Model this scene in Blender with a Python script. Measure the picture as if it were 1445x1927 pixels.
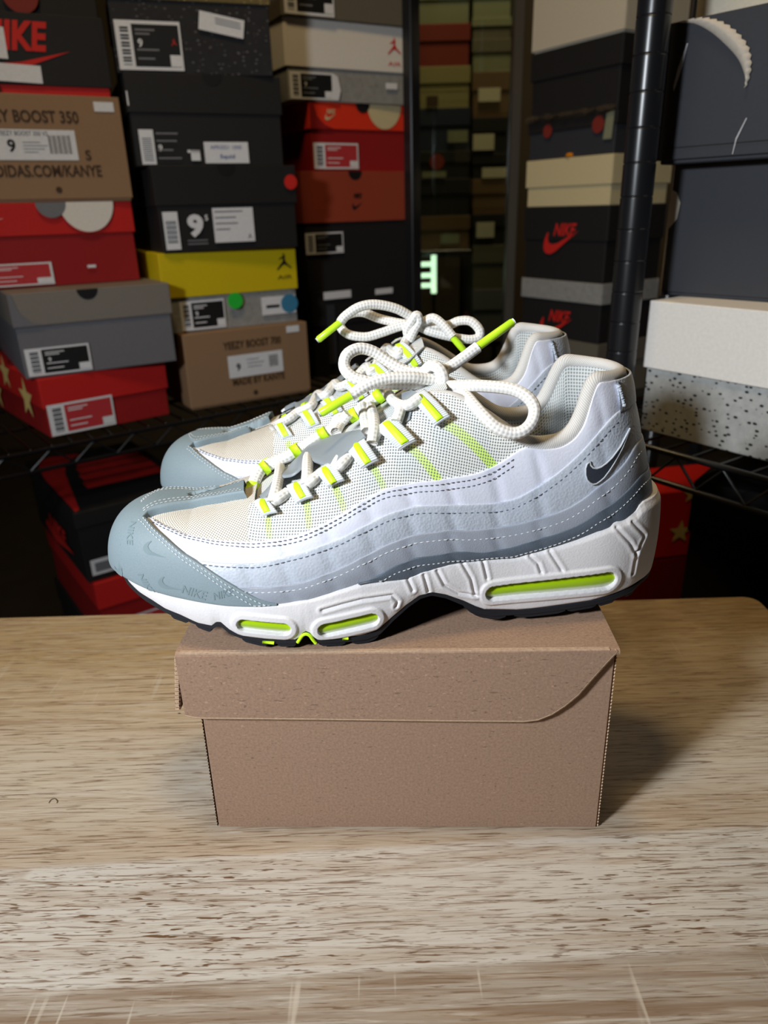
import bpy, bmesh, math, random
import numpy as np
from mathutils import Vector, Matrix
from mathutils.bvhtree import BVHTree

for o in list(bpy.data.objects): bpy.data.objects.remove(o)
scene = bpy.context.scene
COL = scene.collection
random.seed(7); rng = np.random.default_rng(7)
PI = math.pi

# ------------------------------------------------------------------ camera
FPX = 1381.0; PITCH = math.radians(22.46); ROLL = math.radians(1.63); CAMZ = .33
CAM = np.array([0, 0, CAMZ])
FW = np.array([0, math.cos(PITCH), -math.sin(PITCH)])
_R0 = np.array([1., 0, 0]); _U0 = np.array([0, math.sin(PITCH), math.cos(PITCH)])
RT = math.cos(ROLL)*_R0-math.sin(ROLL)*_U0; UP = math.sin(ROLL)*_R0+math.cos(ROLL)*_U0
cd = bpy.data.cameras.new('camera'); cam = bpy.data.objects.new('camera', cd); COL.objects.link(cam)
M = Matrix.Identity(4)
for r in range(3):
    M[r][0] = RT[r]; M[r][1] = UP[r]; M[r][2] = -FW[r]; M[r][3] = CAM[r]
cam.matrix_world = M
cd.sensor_fit = 'HORIZONTAL'; cd.sensor_width = 36; cd.lens = FPX/1445*36
cd.clip_start = .01; cd.clip_end = 60
cd.dof.use_dof = True; cd.dof.focus_distance = .395; cd.dof.aperture_fstop = 12.5
scene.camera = cam

# ------------------------------------------------------------------ world, lights, exposure
w = bpy.data.worlds.new('world'); scene.world = w; w.use_nodes = True
w.node_tree.nodes['Background'].inputs[0].default_value = (.55, .62, .75, 1)
w.node_tree.nodes['Background'].inputs[1].default_value = .05
vs = scene.view_settings
vs.view_transform = 'Standard'; vs.look = 'None'; vs.exposure = 0.0; vs.gamma = 1; vs.use_curve_mapping = False

def area(name, loc, tgt, size, power, col, spread=180):
    l = bpy.data.lights.new(name, 'AREA'); l.shape = 'DISK'; l.size = size; l.energy = power; l.color = col
    o = bpy.data.objects.new(name, l); COL.objects.link(o); o.location = loc
    o.rotation_euler = (Vector(tgt)-Vector(loc)).to_track_quat('-Z', 'Y').to_euler(); l.spread = math.radians(spread); return o
area('key_light', (-.56, -.20, .60), (.08, .50, .16), .13, 4.2, (.88, .94, 1.0), 110)
area('ceiling_light', (-.22, .38, 1.95), (.15, .8, 0), .35, 10.5, (1.0, .72, .36))

area('added_box_fill', (.35, 2.15, 1.9), (.3, 2.5, .2), .3, 14.0, (1.0, .74, .40))  # added lamp without a fixture, brightens the boxes behind the glass door

# pixel helpers: a pixel of the 1445x1927 frame gives a direction
def ray(x, y): return FW+RT*((x-722.5)/FPX)-UP*((y-963.5)/FPX)
def onz(x, y, z=0.):
    d = ray(x, y); return CAM+d*((z-CAMZ)/d[2])
def ony(x, y, Y):
    d = ray(x, y); return CAM+d*(Y/d[1])

# ------------------------------------------------------------------ materials
def srgb(r, g, b):
    f = lambda c: (c/255/12.92) if c/255 <= .04045 else ((c/255+.055)/1.055)**2.4
    return (f(r), f(g), f(b), 1)
MATS = {}
class N:
    """small node-graph helper"""
    def __init__(s, name, rough=.6, spec=.4):
        s.m = bpy.data.materials.new(name); s.m.use_nodes = True; s.t = s.m.node_tree
        s.b = s.t.nodes['Principled BSDF']; s.b.inputs['Roughness'].default_value = rough
        s.b.inputs['Specular IOR Level'].default_value = spec
        MATS[name] = s.m
    def n(s, typ, **kw):
        nd = s.t.nodes.new(typ)
        for k, v in kw.items(): setattr(nd, k, v)
        return nd
    def put(s, sock, v):
        if hasattr(v, 'is_linked') or isinstance(v, bpy.types.NodeSocket): s.t.links.new(v, sock)
        else: sock.default_value = v
    def col(s, v): s.put(s.b.inputs['Base Color'], v)
    def coord(s, kind='Object', scale=(1, 1, 1), rot=(0, 0, 0), loc=(0, 0, 0)):
        tc = s.n('ShaderNodeTexCoord'); mp = s.n('ShaderNodeMapping')
        mp.inputs['Scale'].default_value = scale; mp.inputs['Rotation'].default_value = rot; mp.inputs['Location'].default_value = loc
        s.t.links.new(tc.outputs[kind], mp.inputs[0]); return mp.outputs[0]
    def noise(s, vec, scale, detail=3, rough=.55, dist=0.):
        nd = s.n('ShaderNodeTexNoise'); s.t.links.new(vec, nd.inputs['Vector'])
        nd.inputs['Scale'].default_value = scale; nd.inputs['Detail'].default_value = detail
        nd.inputs['Roughness'].default_value = rough; nd.inputs['Distortion'].default_value = dist; return nd.outputs['Fac']
    def voro(s, vec, scale, feature='F1', out='Distance'):
        nd = s.n('ShaderNodeTexVoronoi', feature=feature); s.t.links.new(vec, nd.inputs['Vector']); nd.inputs['Scale'].default_value = scale
        return nd.outputs[out]
    def ramp(s, fac, stops, interp='LINEAR'):
        nd = s.n('ShaderNodeValToRGB'); cr = nd.color_ramp; cr.interpolation = interp
        while len(cr.elements) < len(stops): cr.elements.new(.5)
        for e, (p, c) in zip(cr.elements, stops):
            e.position = p; e.color = c if hasattr(c, '__len__') else (c, c, c, 1)
        s.put(nd.inputs[0], fac); return nd.outputs[0]
    def mix(s, fac, a, b, mode='MIX'):
        nd = s.n('ShaderNodeMix', data_type='RGBA', blend_type=mode)
        s.put(nd.inputs[0], fac); s.put(nd.inputs[6], a); s.put(nd.inputs[7], b); return nd.outputs[2]
    def math(s, op, a, b=0., c=0.):
        nd = s.n('ShaderNodeMath', operation=op); s.put(nd.inputs[0], a); s.put(nd.inputs[1], b); s.put(nd.inputs[2], c); return nd.outputs[0]
    def sep(s, v):
        nd = s.n('ShaderNodeSeparateXYZ'); s.t.links.new(v, nd.inputs[0]); return nd.outputs
    def bump(s, h, strength=.3, dist=.001):
        nd = s.n('ShaderNodeBump'); nd.inputs['Strength'].default_value = strength; nd.inputs['Distance'].default_value = dist
        s.put(nd.inputs['Height'], h); s.t.links.new(nd.outputs[0], s.b.inputs['Normal'])

def plain(name, c, rough=.6, spec=.4, grain=0., gscale=900, bump=0., metallic=0.):
    if name in MATS: return MATS[name]
    k = N(name, rough, spec); v = k.coord()
    k.b.inputs['Metallic'].default_value = metallic
    nz = k.noise(v, gscale, 4)
    if grain: 
        d = tuple(x*(1-grain) for x in c[:3])+(1,); u = tuple(min(1, x*(1+grain)) for x in c[:3])+(1,)
        k.col(k.ramp(nz, [(.3, d), (.7, u)]))
    else: k.col(c)
    if bump: k.bump(nz, bump, .0006)
    return k.m

def mat_leather(name, c, sc=420, strength=.35, rough=.42):
    k = N(name, rough, .45); v = k.coord(); k.col(c)
    k.bump(k.voro(v, sc, 'SMOOTH_F1'), strength, .0009); return k.m
mat_leather('white_leather', srgb(228, 230, 244), 900, .10, .38)
mat_leather('light_grey_leather', srgb(190, 197, 209), 800, .22, .42)
mat_leather('mid_grey_leather', srgb(160, 166, 178), 1500, .10, .45)
mat_leather('dark_grey_leather', srgb(92, 102, 114), 1500, .12, .38)
plain('toe_nubuck', srgb(131, 147, 154), .55, .4, .06, 1500, .15)
plain('strap_grey', srgb(142, 150, 156), .42, .45, .03, 1500, .08)
plain('toe_print', srgb(121, 138, 144), .6, .3)
plain('midsole_white', srgb(226, 223, 224), .62, .35, .02, 900, .28)
plain('rubber_black', srgb(27, 31, 38), .55, .4, .1, 800, .2)
plain('neon', (.62, 1.0, .02, 1), .5, .35, .03, 1200, .1)
plain('neon_tip', (.60, .98, .03, 1), .25, .5)
plain('thread_white', srgb(214, 219, 224), .7, .3)
plain('thread_dark', srgb(96, 104, 118), .7, .3)
plain('swoosh_dark', srgb(52, 56, 66), .6, .3, .25, 2500, .4)
plain('swoosh_edge', srgb(190, 196, 204), .5, .4)
plain('footbed', srgb(110, 112, 112), .9, .2)

def mat_knit(name, cfab, chole, pitch, ang, strength, neon_attr=False, thr=.25):
    k = N(name, .8, .25)
    uv = k.n('ShaderNodeUVMap'); mp = k.n('ShaderNodeMapping'); mp.inputs['Rotation'].default_value = (0, 0, ang)
    k.t.links.new(uv.outputs[0], mp.inputs[0]); s = k.sep(mp.outputs[0])
    a = k.math('SINE', k.math('MULTIPLY', s[0], 2*PI/pitch)); b = k.math('SINE', k.math('MULTIPLY', s[1], 2*PI/pitch))
    h = k.math('MULTIPLY', a, b)
    fac = k.ramp(k.math('MULTIPLY_ADD', h, .5, .5), [(.18, 0.), (.5, 1.)])
    c = cfab
    if neon_attr:
        at = k.n('ShaderNodeVertexColor', layer_name='tint')
        c = k.mix(at.outputs[0], cfab, (.70, 1.0, .10, 1))
    k.col(k.mix(fac, chole, c)); k.bump(fac, strength, .0008); return k.m
mat_knit('mesh_fabric', srgb(240, 241, 236), srgb(132, 138, 142), .0021, .6, .5, True)
mat_knit('toe_mesh', srgb(228, 221, 210), srgb(150, 146, 140), .0017, .25, .5)
mat_knit('lining_mesh', srgb(203, 206, 204), srgb(142, 148, 152), .0026, .8, .5)
mat_knit('rim_fabric', srgb(222, 219, 214), srgb(176, 173, 170), .0016, .8, .3)
mat_knit('tongue_mesh', srgb(222, 224, 222), srgb(140, 146, 150), .0018, .2, .5)
def mat_lace():
    k = N('lace_cord', .75, .3); uv = k.n('ShaderNodeUVMap'); s = k.sep(uv.outputs[0])
    u = k.math('MULTIPLY', s[0], 2*PI/.0042); v = k.math('MULTIPLY', s[1], 2*PI*4)
    a = k.math('SINE', k.math('ADD', u, v)); b = k.math('SINE', k.math('SUBTRACT', u, v))
    h = k.math('MULTIPLY_ADD', k.math('MULTIPLY', a, b), .5, .5)
    k.col(k.ramp(h, [(.05, srgb(208, 203, 194)), (.4, srgb(238, 236, 231)), (1., srgb(250, 249, 247))])); k.bump(h, .35, .0007); return k.m
mat_lace()
def mat_web():
    k = N('webbing', .75, .3); uv = k.n('ShaderNodeUVMap'); s = k.sep(uv.outputs[0])
    h = k.math('SINE', k.math('MULTIPLY', s[0], 2*PI/.0011)); k.col(k.ramp(k.math('MULTIPLY_ADD', h, .5, .5), [(0, srgb(190, 198, 204)), (.6, srgb(236, 240, 242))]))
    k.bump(h, .4, .0006)
mat_web()
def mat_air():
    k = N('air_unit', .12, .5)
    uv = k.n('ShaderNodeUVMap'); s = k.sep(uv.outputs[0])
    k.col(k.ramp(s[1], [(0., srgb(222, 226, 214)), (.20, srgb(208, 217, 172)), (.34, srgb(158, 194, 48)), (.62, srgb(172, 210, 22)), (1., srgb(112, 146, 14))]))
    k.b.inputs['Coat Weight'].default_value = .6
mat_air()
def mat_kraft(name, base, var=.16):
    k = N(name, .85, .2); v = k.coord()
    a = k.noise(v, 700, 4); fl = k.noise(k.coord(scale=(260, 900, 700)), 1.0, 2)
    d = tuple(x*(1-var) for x in base[:3])+(1,); u = tuple(min(1, x*(1+var)) for x in base[:3])+(1,)
    c = k.ramp(a, [(.3, d), (.7, u)])
    sp = k.ramp(fl, [(.31, 1.), (.35, 0.)]); c = k.mix(k.math('MULTIPLY', sp, .6), c, tuple(x*.45 for x in base[:3])+(1,))
    sp2 = k.ramp(k.noise(k.coord(scale=(300, 800, 600), loc=(3, 1, 7)), 1.0, 2), [(.67, 0.), (.72, 1.)])
    c = k.mix(k.math('MULTIPLY', sp2, .5), c, tuple(min(1, x*1.7) for x in base[:3])+(1,))
    k.col(c); k.bump(a, .15, .0005); return k.m
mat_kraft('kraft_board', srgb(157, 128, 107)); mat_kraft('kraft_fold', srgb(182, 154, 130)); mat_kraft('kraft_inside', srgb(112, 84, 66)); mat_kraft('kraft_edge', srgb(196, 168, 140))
def mat_speckle(name, base, dots, thr=(.30, .36), sc=70):
    k = N(name, .7, .3); v = k.coord(); 
    nz = k.noise(v, sc*.8, 5, .7); vr = k.voro(k.coord(scale=(1, 1.3, 1.6)), sc)
    big = k.ramp(k.math('ADD', vr, k.math('MULTIPLY', nz, .35)), [(thr[0], 1.), (thr[1], 0.)])
    g = k.ramp(nz, [(.3, tuple(x*.82 for x in base[:3])+(1,)), (.7, tuple(min(1, x*1.12) for x in base[:3])+(1,))])
    k.col(k.mix(big, g, dots)); return k.m
mat_speckle('cement_print', srgb(176, 177, 174), srgb(44, 44, 46), (.40, .47), 130)
mat_speckle('cement_print_dim', srgb(150, 150, 148), srgb(88, 88, 90), (.25, .34), 120)
mat_speckle('black_speckle', srgb(38, 38, 42), srgb(96, 96, 100), (.28, .42), 110)
mat_speckle('gold_speckle', srgb(112, 98, 62), srgb(190, 176, 120), (.26, .42), 160)

def mat_wood():
    k = N('oak_laminate', .45, .35)
    ang = math.radians(-2.0)
    def nz(sx, sy, det=3, dist=0., rot=0., rough=.55, loc=(0, 0, 0)): return k.noise(k.coord('Object', (sx, sy, 1), (0, 0, ang+rot), loc), 1.0, det, rough, dist)
    sp = k.sep(k.coord('Object', (1, 1, 1), (0, 0, ang)))
    yy = k.math('ADD', sp[1], k.math('MULTIPLY', k.math('SUBTRACT', nz(40, 60, 2), .5), .003))
    yn = k.math('MULTIPLY', yy, 1.25)
    Q = lambda y, *c: (y*1.25, srgb(*c))
    strip = k.ramp(yn, [Q(.0, 168, 157, 144), Q(.235, 166, 154, 140), Q(.2365, 200, 194, 185), Q(.306, 200, 194, 185), Q(.3075, 180, 162, 141), Q(.330, 182, 165, 144),
                        Q(.352, 194, 182, 164), Q(.40, 193, 179, 158), Q(.435, 188, 169, 142), Q(.49, 186, 163, 128), Q(.52, 175, 149, 108), Q(.60, 181, 155, 115)])
    c = strip
    # broad growth bands, bent into long arcs
    arcs = nz(3.0, 46, 2, 1.6)
    c = k.mix(k.ramp(arcs, [(.40, 0.), (.455, .38), (.47, 0.), (.56, 0.), (.60, .32), (.615, 0.)]), c, srgb(138, 108, 76))
    c = k.mix(k.ramp(nz(5, 120, 3, .8, 0, .6), [(.35, .38), (.50, 0.)]), c, srgb(150, 122, 92))
    c = k.mix(k.ramp(nz(6, 150, 3, .8, 0, .6, (4, 9, 0)), [(.55, 0.), (.70, .30)]), c, srgb(200, 192, 179))
    # fine wavy grain lines
    fine = nz(34, 760, 4, .9, .0, .62)
    c = k.mix(k.ramp(fine, [(.36, .85), (.46, 0.)]), c, srgb(116, 91, 69))
    c = k.mix(k.ramp(fine, [(.54, 0.), (.70, .55)]), c, srgb(206, 199, 187))
    # slanted pores, only where the board is pale
    pale = k.ramp(yn, [(.234*1.25, 0.), (.238*1.25, 1.), (.304*1.25, 1.), (.308*1.25, 0.)])
    patch = k.ramp(nz(5, 9, 2, 0, 0, .5, (2, 5, 0)), [(.36, .15), (.52, 1.)])
    fl = nz(95, 780, 2, .35, .34, .5)
    c = k.mix(k.math('MULTIPLY', k.math('MULTIPLY', k.ramp(fl, [(.33, 1.), (.41, 0.)]), pale), patch), c, srgb(108, 82, 60))
    # near strip: dark bands and pale ticks across the grain
    near = k.ramp(yn, [(.231*1.25, 1.), (.235*1.25, 0.), (.45*1.25, 0.), (.47*1.25, .6), (.53*1.25, 0.)])
    c = k.mix(k.math('MULTIPLY', k.ramp(nz(7, 170, 2, .5, 0, .5, (8, 1, 0)), [(.36, .7), (.48, 0.)]), k.ramp(yn, [(.231*1.25, 1.), (.235*1.25, 0.)])), c, srgb(128, 104, 82))
    c = k.mix(k.math('MULTIPLY', k.ramp(nz(230, 11, 1, .2, .22), [(.66, 0.), (.72, .5)]), near), c, srgb(212, 202, 186))
    k.col(c)
    k.bump(k.math('ADD', fine, k.math('MULTIPLY', fl, .5)), .15, .0005); return k.m
mat_wood()

# ------------------------------------------------------------------ mesh helpers
def empty(name, loc=(0, 0, 0), rz=0., label=None, cat=None, group=None):
    o = bpy.data.objects.new(name, None); COL.objects.link(o); o.location = loc; o.rotation_euler = (0, 0, rz)
    o.empty_display_size = .05
    tag(o, label, cat, group); return o
def tag(o, label=None, cat=None, group=None, kind=None):
    if label: o['label'] = label
    if cat: o['category'] = cat
    if group: o['group'] = group
    if kind: o['kind'] = kind
    return o
def mk(name, V, Fc, mat, parent=None, smooth=False, uv=None, col=None):
    me = bpy.data.meshes.new(name); me.from_pydata([tuple(map(float, v)) for v in V], [], [tuple(f) for f in Fc])
    if uv is not None:
        ul = me.uv_layers.new(name='UVMap'); idx = np.empty(len(me.loops), np.int32); me.loops.foreach_get('vertex_index', idx)
        ul.data.foreach_set('uv', np.asarray(uv, np.float32)[idx].ravel())
    if col is not None:
        ca = me.color_attributes.new('tint', 'FLOAT_COLOR', 'POINT')
        ca.data.foreach_set('color', np.repeat(np.asarray(col, np.float32)[:, None], 4, 1).ravel())
    if smooth: me.polygons.foreach_set('use_smooth', np.ones(len(me.polygons), bool))
    me.materials.append(MATS[mat] if isinstance(mat, str) else mat)
    o = bpy.data.objects.new(name, me); COL.objects.link(o)
    if parent: o.parent = parent
    return o
def gridfaces(nu, nv, cu=False, cv=False):
    Fc = []
    for i in range(nu if cu else nu-1):
        for j in range(nv if cv else nv-1):
            a, b = i, (i+1) % nu; c, d = j, (j+1) % nv
            Fc.append((a*nv+c, b*nv+c, b*nv+d, a*nv+d))
    return Fc
def box_vf(x0, x1, y0, y1, z0, z1, b=0.):
    """box with chamfered edges (24 vertices) or a plain one"""
    if b <= 0:
        V = [(x, y, z) for x in (x0, x1) for y in (y0, y1) for z in (z0, z1)]
        return V, [(0, 1, 3, 2), (4, 6, 7, 5), (0, 4, 5, 1), (2, 3, 7, 6), (0, 2, 6, 4), (1, 5, 7, 3)]
    bm = bmesh.new(); bmesh.ops.create_cube(bm, size=1)
    for v in bm.verts:
        v.co = Vector((x0 if v.co.x < 0 else x1, y0 if v.co.y < 0 else y1, z0 if v.co.z < 0 else z1))
    bmesh.ops.bevel(bm, geom=list(bm.edges), offset=b, segments=1, affect='EDGES')
    bm.verts.index_update(); V = [tuple(v.co) for v in bm.verts]; Fc = [[v.index for v in f.verts] for f in bm.faces]; bm.free()
    return V, Fc
def mkbox(name, x0, x1, y0, y1, z0, z1, mat, parent=None, b=.0008):
    return mk(name, *box_vf(x0, x1, y0, y1, z0, z1, b), mat, parent)
def joinvf(parts):
    V = []; Fc = []
    for v, f in parts:
        o = len(V); V += list(v); Fc += [[i+o for i in q] for q in f]
    return V, Fc
def prism_vf(pts, y0, y1):
    """polygon in x,z extruded along y"""
    n = len(pts); V = [(p[0], y0, p[1]) for p in pts]+[(p[0], y1, p[1]) for p in pts]
    return V, [list(range(n))[::-1], list(range(n, 2*n))]+[(i, (i+1) % n, n+(i+1) % n, n+i) for i in range(n)]
def cr(P, n=12, closed=False):
    """Catmull-Rom through points"""
    P = np.asarray(P, float); N_ = len(P); out = []
    for i in range(N_ if closed else N_-1):
        g = (lambda k: P[k % N_]) if closed else (lambda k: P[min(max(k, 0), N_-1)])
        a, b, c, d = g(i-1), g(i), g(i+1), g(i+2)
        for t in np.arange(n)/n:
            out.append(.5*(2*b+(c-a)*t+(2*a-5*b+4*c-d)*t*t+(3*b-a-3*c+d)*t**3))
    if not closed: out.append(P[-1])
    return np.array(out)
def tube(name, P, r, mat, parent, nseg=12, smooth=True, squash=None):
    P = np.asarray(P, float); n = len(P); r = np.broadcast_to(np.asarray(r, float), (n,))
    T = np.gradient(P, axis=0); T /= np.linalg.norm(T, axis=1, keepdims=True)+1e-12
    up = np.array([0, 0, 1.]); B = np.cross(T[0], up)
    if np.linalg.norm(B) < .1: B = np.cross(T[0], [0, 1., 0])
    B /= np.linalg.norm(B); V = []; uv = []; s = 0
    for i in range(n):
        B = B-T[i]*(B@T[i]); B /= np.linalg.norm(B); Nn = np.cross(B, T[i])
        if i: s += np.linalg.norm(P[i]-P[i-1])
        for k in range(nseg):
            a = 2*PI*k/nseg
            V.append(P[i]+r[i]*(math.cos(a)*B+math.sin(a)*Nn)); uv.append((s, k/nseg))
    Fc = gridfaces(n, nseg, False, True)
    Fc.append(list(range(nseg))[::-1]); Fc.append(list(range((n-1)*nseg, n*nseg)))
    return mk(name, V, Fc, mat, parent, smooth, uv)
def struct(o): o['kind'] = 'structure'; return o

# ------------------------------------------------------------------ the room
plain('wall_paint', srgb(70, 64, 56), .9, .2, .04, 8)
plain('floor_dark', srgb(38, 35, 33), .5, .4, .15, 12)
plain('ceiling_paint', srgb(150, 142, 128), .9, .2)
struct(mkbox('floor', -2.4, 2.4, -1.4, 3.6, -.80, -.75, 'floor_dark', b=0))
struct(mkbox('ceiling', -2.4, 2.4, -1.4, 3.6, 2.1, 2.15, 'ceiling_paint', b=0))
struct(mkbox('wall_left', -2.45, -2.4, -1.4, 3.6, -.75, 2.1, 'wall_paint', b=0))
struct(mkbox('wall_right', 2.4, 2.45, -1.4, 3.6, -.75, 2.1, 'wall_paint', b=0))
struct(mkbox('wall_back', -2.4, 2.4, 3.6, 3.65, -.75, 2.1, 'wall_paint', b=0))
struct(mkbox('wall_front', -2.4, 2.4, -1.45, -1.4, -.75, 2.1, 'wall_paint', b=0))

# ------------------------------------------------------------------ table
TB = .5765                              # back edge
table = empty('wooden_table', (0, 0, -.75), 0, 'pale oak laminate table top under the cardboard box', 'table')
def rounded_top():
    x0, x1, y0, y1, r = -.75, .331, -.12, TB, .012
    pts = [(x0, y0), (x1, y0)]
    pts += [(x1-r+r*math.cos(a), y1-r+r*math.sin(a)) for a in np.linspace(0, PI/2, 7)]+[(x0, y1)]
    n = len(pts); e = .0015; V = []
    cx, cy = (x0+x1)/2, (y0+y1)/2
    def ins(p, d): return (p[0]-d*np.sign(p[0]-cx), p[1]-d*np.sign(p[1]-cy))
    for d, z in ((0, .72), (0, .75-e), (e*.4, .75-e*.3), (e, .75)):
        V += [(*ins(p, d), z) for p in pts]
    Fc = [(k*n+i, k*n+(i+1) % n, (k+1)*n+(i+1) % n, (k+1)*n+i) for k in range(3) for i in range(n)]
    Fc += [list(range(n))[::-1], list(range(3*n, 4*n))]
    return V, Fc
o = mk('table_top', *rounded_top(), 'oak_laminate', table)
plain('table_leg_black', srgb(30, 30, 32), .5, .4)
for x in (-.70, .28):
    for y in (-.07, TB-.06):
        mkbox('table_leg', x-.02, x+.02, y-.02, y+.02, 0, .72, 'table_leg_black', table)

# ------------------------------------------------------------------ the cardboard box under the shoes
BXL = onz(412, 1557); BXR = onz(1122, 1557)
BW = float(np.linalg.norm(BXR-BXL)); BYAW = math.atan2(BXR[1]-BXL[1], BXR[0]-BXL[0]); BH = .1216; BD = .20
kb = empty('cardboard_box', tuple(BXL), BYAW, 'plain brown corrugated cardboard box with a tuck lid, standing on the table under the sneakers', 'cardboard box')
th = .0028
# body: four walls and a bottom, open under the lid
mk('body', *joinvf([box_vf(.0, BW, .0, th, 0, BH-.003, .0006), box_vf(0, BW, BD-th, BD, 0, BH-.003, .0006),
                    box_vf(0.001, th, th, BD-th, 0, BH-.003, .0004), box_vf(BW-th, BW-.001, th, BD-th, 0, BH-.003, .0004),
                    box_vf(th, BW-th, th, BD-th, 0, th)]), 'kraft_board', kb)
# raw corrugated edge shows along the right and left corner of the front wall
def corrugated(x, y0, z0, z1, sgn):
    zs = np.arange(z0, z1, .0011); V = []
    for i, z in enumerate(zs):
        d = .0006*(i % 2); V += [(x+sgn*(.0004+d), y0, z), (x+sgn*(.0004+d*.4), y0+th, z)]
    return V, [(2*i, 2*i+1, 2*i+3, 2*i+2) for i in range(len(zs)-1)]
mk('corrugated_edge', *corrugated(BW, 0, .001, BH-.004, 1), 'kraft_edge', kb)
mk('corrugated_edge', *corrugated(0, 0, .001, BH-.044, -1), 'kraft_inside', kb)
# lid: top board with softly rounded front fold, then the front flap with its curved right end
def fpx(px, py):   # pixel -> x,z on the front plane of the box
    n = np.array([-math.sin(BYAW), math.cos(BYAW), 0]); d = ray(px, py); t = ((BXL-CAM)@n)/(d@n); q = CAM+d*t-BXL
    return q[0]*math.cos(BYAW)+q[1]*math.sin(BYAW), q[2]
fl = [fpx(*p) for p in [(352, 1336), (366, 1339), (380, 1341), (600, 1343), (840, 1346), (985, 1347), (1010, 1344), (1035, 1334), (1060, 1318), (1085, 1297), (1110, 1268), (1135, 1240), (1158, 1216)]]
xl = fl[0][0]; top = BH
pts = [(xl-.0005, top-.002)]+[(x, z) for x, z in fl]
yfl = -.0042
lid = mk('lid_flap', *prism_vf(pts, yfl, yfl+th), 'kraft_board', kb)
zs = []
prof = [(yfl, top-.0025), (yfl+.0006, top-.0009), (yfl+.002, top), (.02, top), (BD+.001, top), (BD+.001, top-.003), (.02, top-.003), (yfl+th, top-.003)]
V = []; 
for x in (xl-.0005, BW+.001):
    V += [(x, y, z) for y, z in prof]
n = len(prof); Fc = [(i, (i+1) % n, n+(i+1) % n, n+i) for i in range(n)]+[list(range(n))[::-1], list(range(n, 2*n))]
mk('lid_top', V, Fc, 'kraft_board', kb)
mk('fold_crease', *joinvf([box_vf(xl+.002, BW-.004, yfl+.0003, yfl+.0030, top-.0012, top+.00025, .0002)]), 'kraft_fold', kb)
fe = np.array([(x, yfl+.0012, z) for x, z in fl]); tube('flap_edge', fe+np.array([0, 0, -.0004]), .0012, 'kraft_edge', kb, 6, False)
# left tuck flap hanging a little open, its flutes showing
zf = fl[0][1]
V = []; 
for y in np.linspace(0, .10, 2):
    for (x, z) in ((xl-.0012, top-.002), (xl-.0062, zf+.002), (xl-.0034, zf+.0005), (xl+.0010, top-.004)): V.append((x, yfl+.004+y, z))
mk('side_flap', V, [(0, 1, 2, 3), (7, 6, 5, 4), (0, 4, 5, 1), (1, 5, 6, 2), (2, 6, 7, 3), (3, 7, 4, 0)], 'kraft_inside', kb)
fv = []
for i, z in enumerate(np.arange(zf+.001, top-.004, .0013)):
    f_ = (z-zf)/(top-zf); x = xl-.0058+f_*.0046
    fv.append(box_vf(x-.0003, x+.0018, yfl+.0030+.0005*(i % 2), yfl+.0041, z, z+.0006))
mk('flutes', *joinvf(fv), 'kraft_edge', kb)['kind'] = 'stuff'
# right-hand dust flap corner
mkbox('dust_flap', BW-.0005, BW+.0012, .004, .12, top-.010, top-.003, 'kraft_inside', kb, 0)
# crumb and hair on the table
tag(mk('crumb', *box_vf(-.0008, .0010, -.0004, .0004, 0, .0006, .0002), plain('crumb_dark', srgb(70, 52, 40), .8)), 'tiny dark crumb on the table beside the box flap', 'crumb').location = tuple(onz(337, 1343))
hp = np.array([onz(*p) for p in [(92, 1512), (96, 1506), (103, 1504), (108, 1508), (107, 1512)]]); hp[:, 2] = .0004
tag(tube('hair', cr(hp, 5), .0002, plain('hair_dark', srgb(80, 66, 54), .7), None, 5), 'short curled hair lying on the wooden table', 'hair')

# ------------------------------------------------------------------ sneakers: last surface in shoe coordinates
# x from toe to heel, y towards the outer side, z up; t runs heel(0) - outer side - toe(.5) - inner side - heel(1), p from the sole (0) to the ridge (pi/2)
LAT = [(.2943, -.001), (.2905, .015), (.279, .027), (.262, .0335), (.235, .036), (.20, .038), (.165, .0425), (.13, .0475), (.10, .049), (.07, .046), (.043, .0375), (.018, .026), (.004, .012), (-.0005, -.004)]
MED = [(.003, -.019), (.016, -.032), (.038, -.041), (.07, -.046), (.10, -.0455), (.13, -.041), (.165, -.036), (.20, -.0345), (.235, -.0345), (.262, -.033), (.279, -.027), (.2905, -.016)]
_raw = cr(LAT+MED, 40, True); _nl = (len(LAT)-1)*40
def _half(P):
    s = np.r_[0, np.cumsum(np.linalg.norm(np.diff(P, axis=0), axis=1))]; return s/s[-1], s[-1]
_l = _raw[:_nl+1]; _m = np.r_[_raw[_nl:], _raw[:1]]
(_sl, LEN_L), (_sm, LEN_M) = _half(_l), _half(_m)
TH = np.r_[_sl*.5, (.5+_sm*.5)[1:]]; OX = np.r_[_l[:, 0], _m[1:, 0]]; OY = np.r_[_l[:, 1], _m[1:, 1]]
_dx = np.gradient(OX, TH); _dy = np.gradient(OY, TH); _ln = np.hypot(_dx, _dy)
NX = -_dy/_ln; NY = _dx/_ln
if (NX*(OX-.15)+NY*OY).mean() < 0: NX, NY = -NX, -NY
def outl(t, off=0.):
    t = np.mod(t, 1); x = np.interp(t, TH, OX); y = np.interp(t, TH, OY)
    return x+off*np.interp(t, TH, NX), y+off*np.interp(t, TH, NY)
ZTX = [.03, .045, .06, .08, .10, .12, .14, .16, .18, .20, .23, .27]; ZTZ = [.060, .063, .0665, .073, .083, .095, .1075, .1195, .130, .138, .151, .165]
fold = lambda t: np.where(np.mod(t, 1) > .5, 1-np.mod(t, 1), np.mod(t, 1))
SHOE_YAW = math.radians(4); E1 = np.array([math.cos(SHOE_YAW), math.sin(SHOE_YAW), 0]); E2 = np.array([math.sin(SHOE_YAW), -math.cos(SHOE_YAW), 0])
SO = np.array([-.1474, .3675, BH])
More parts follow.
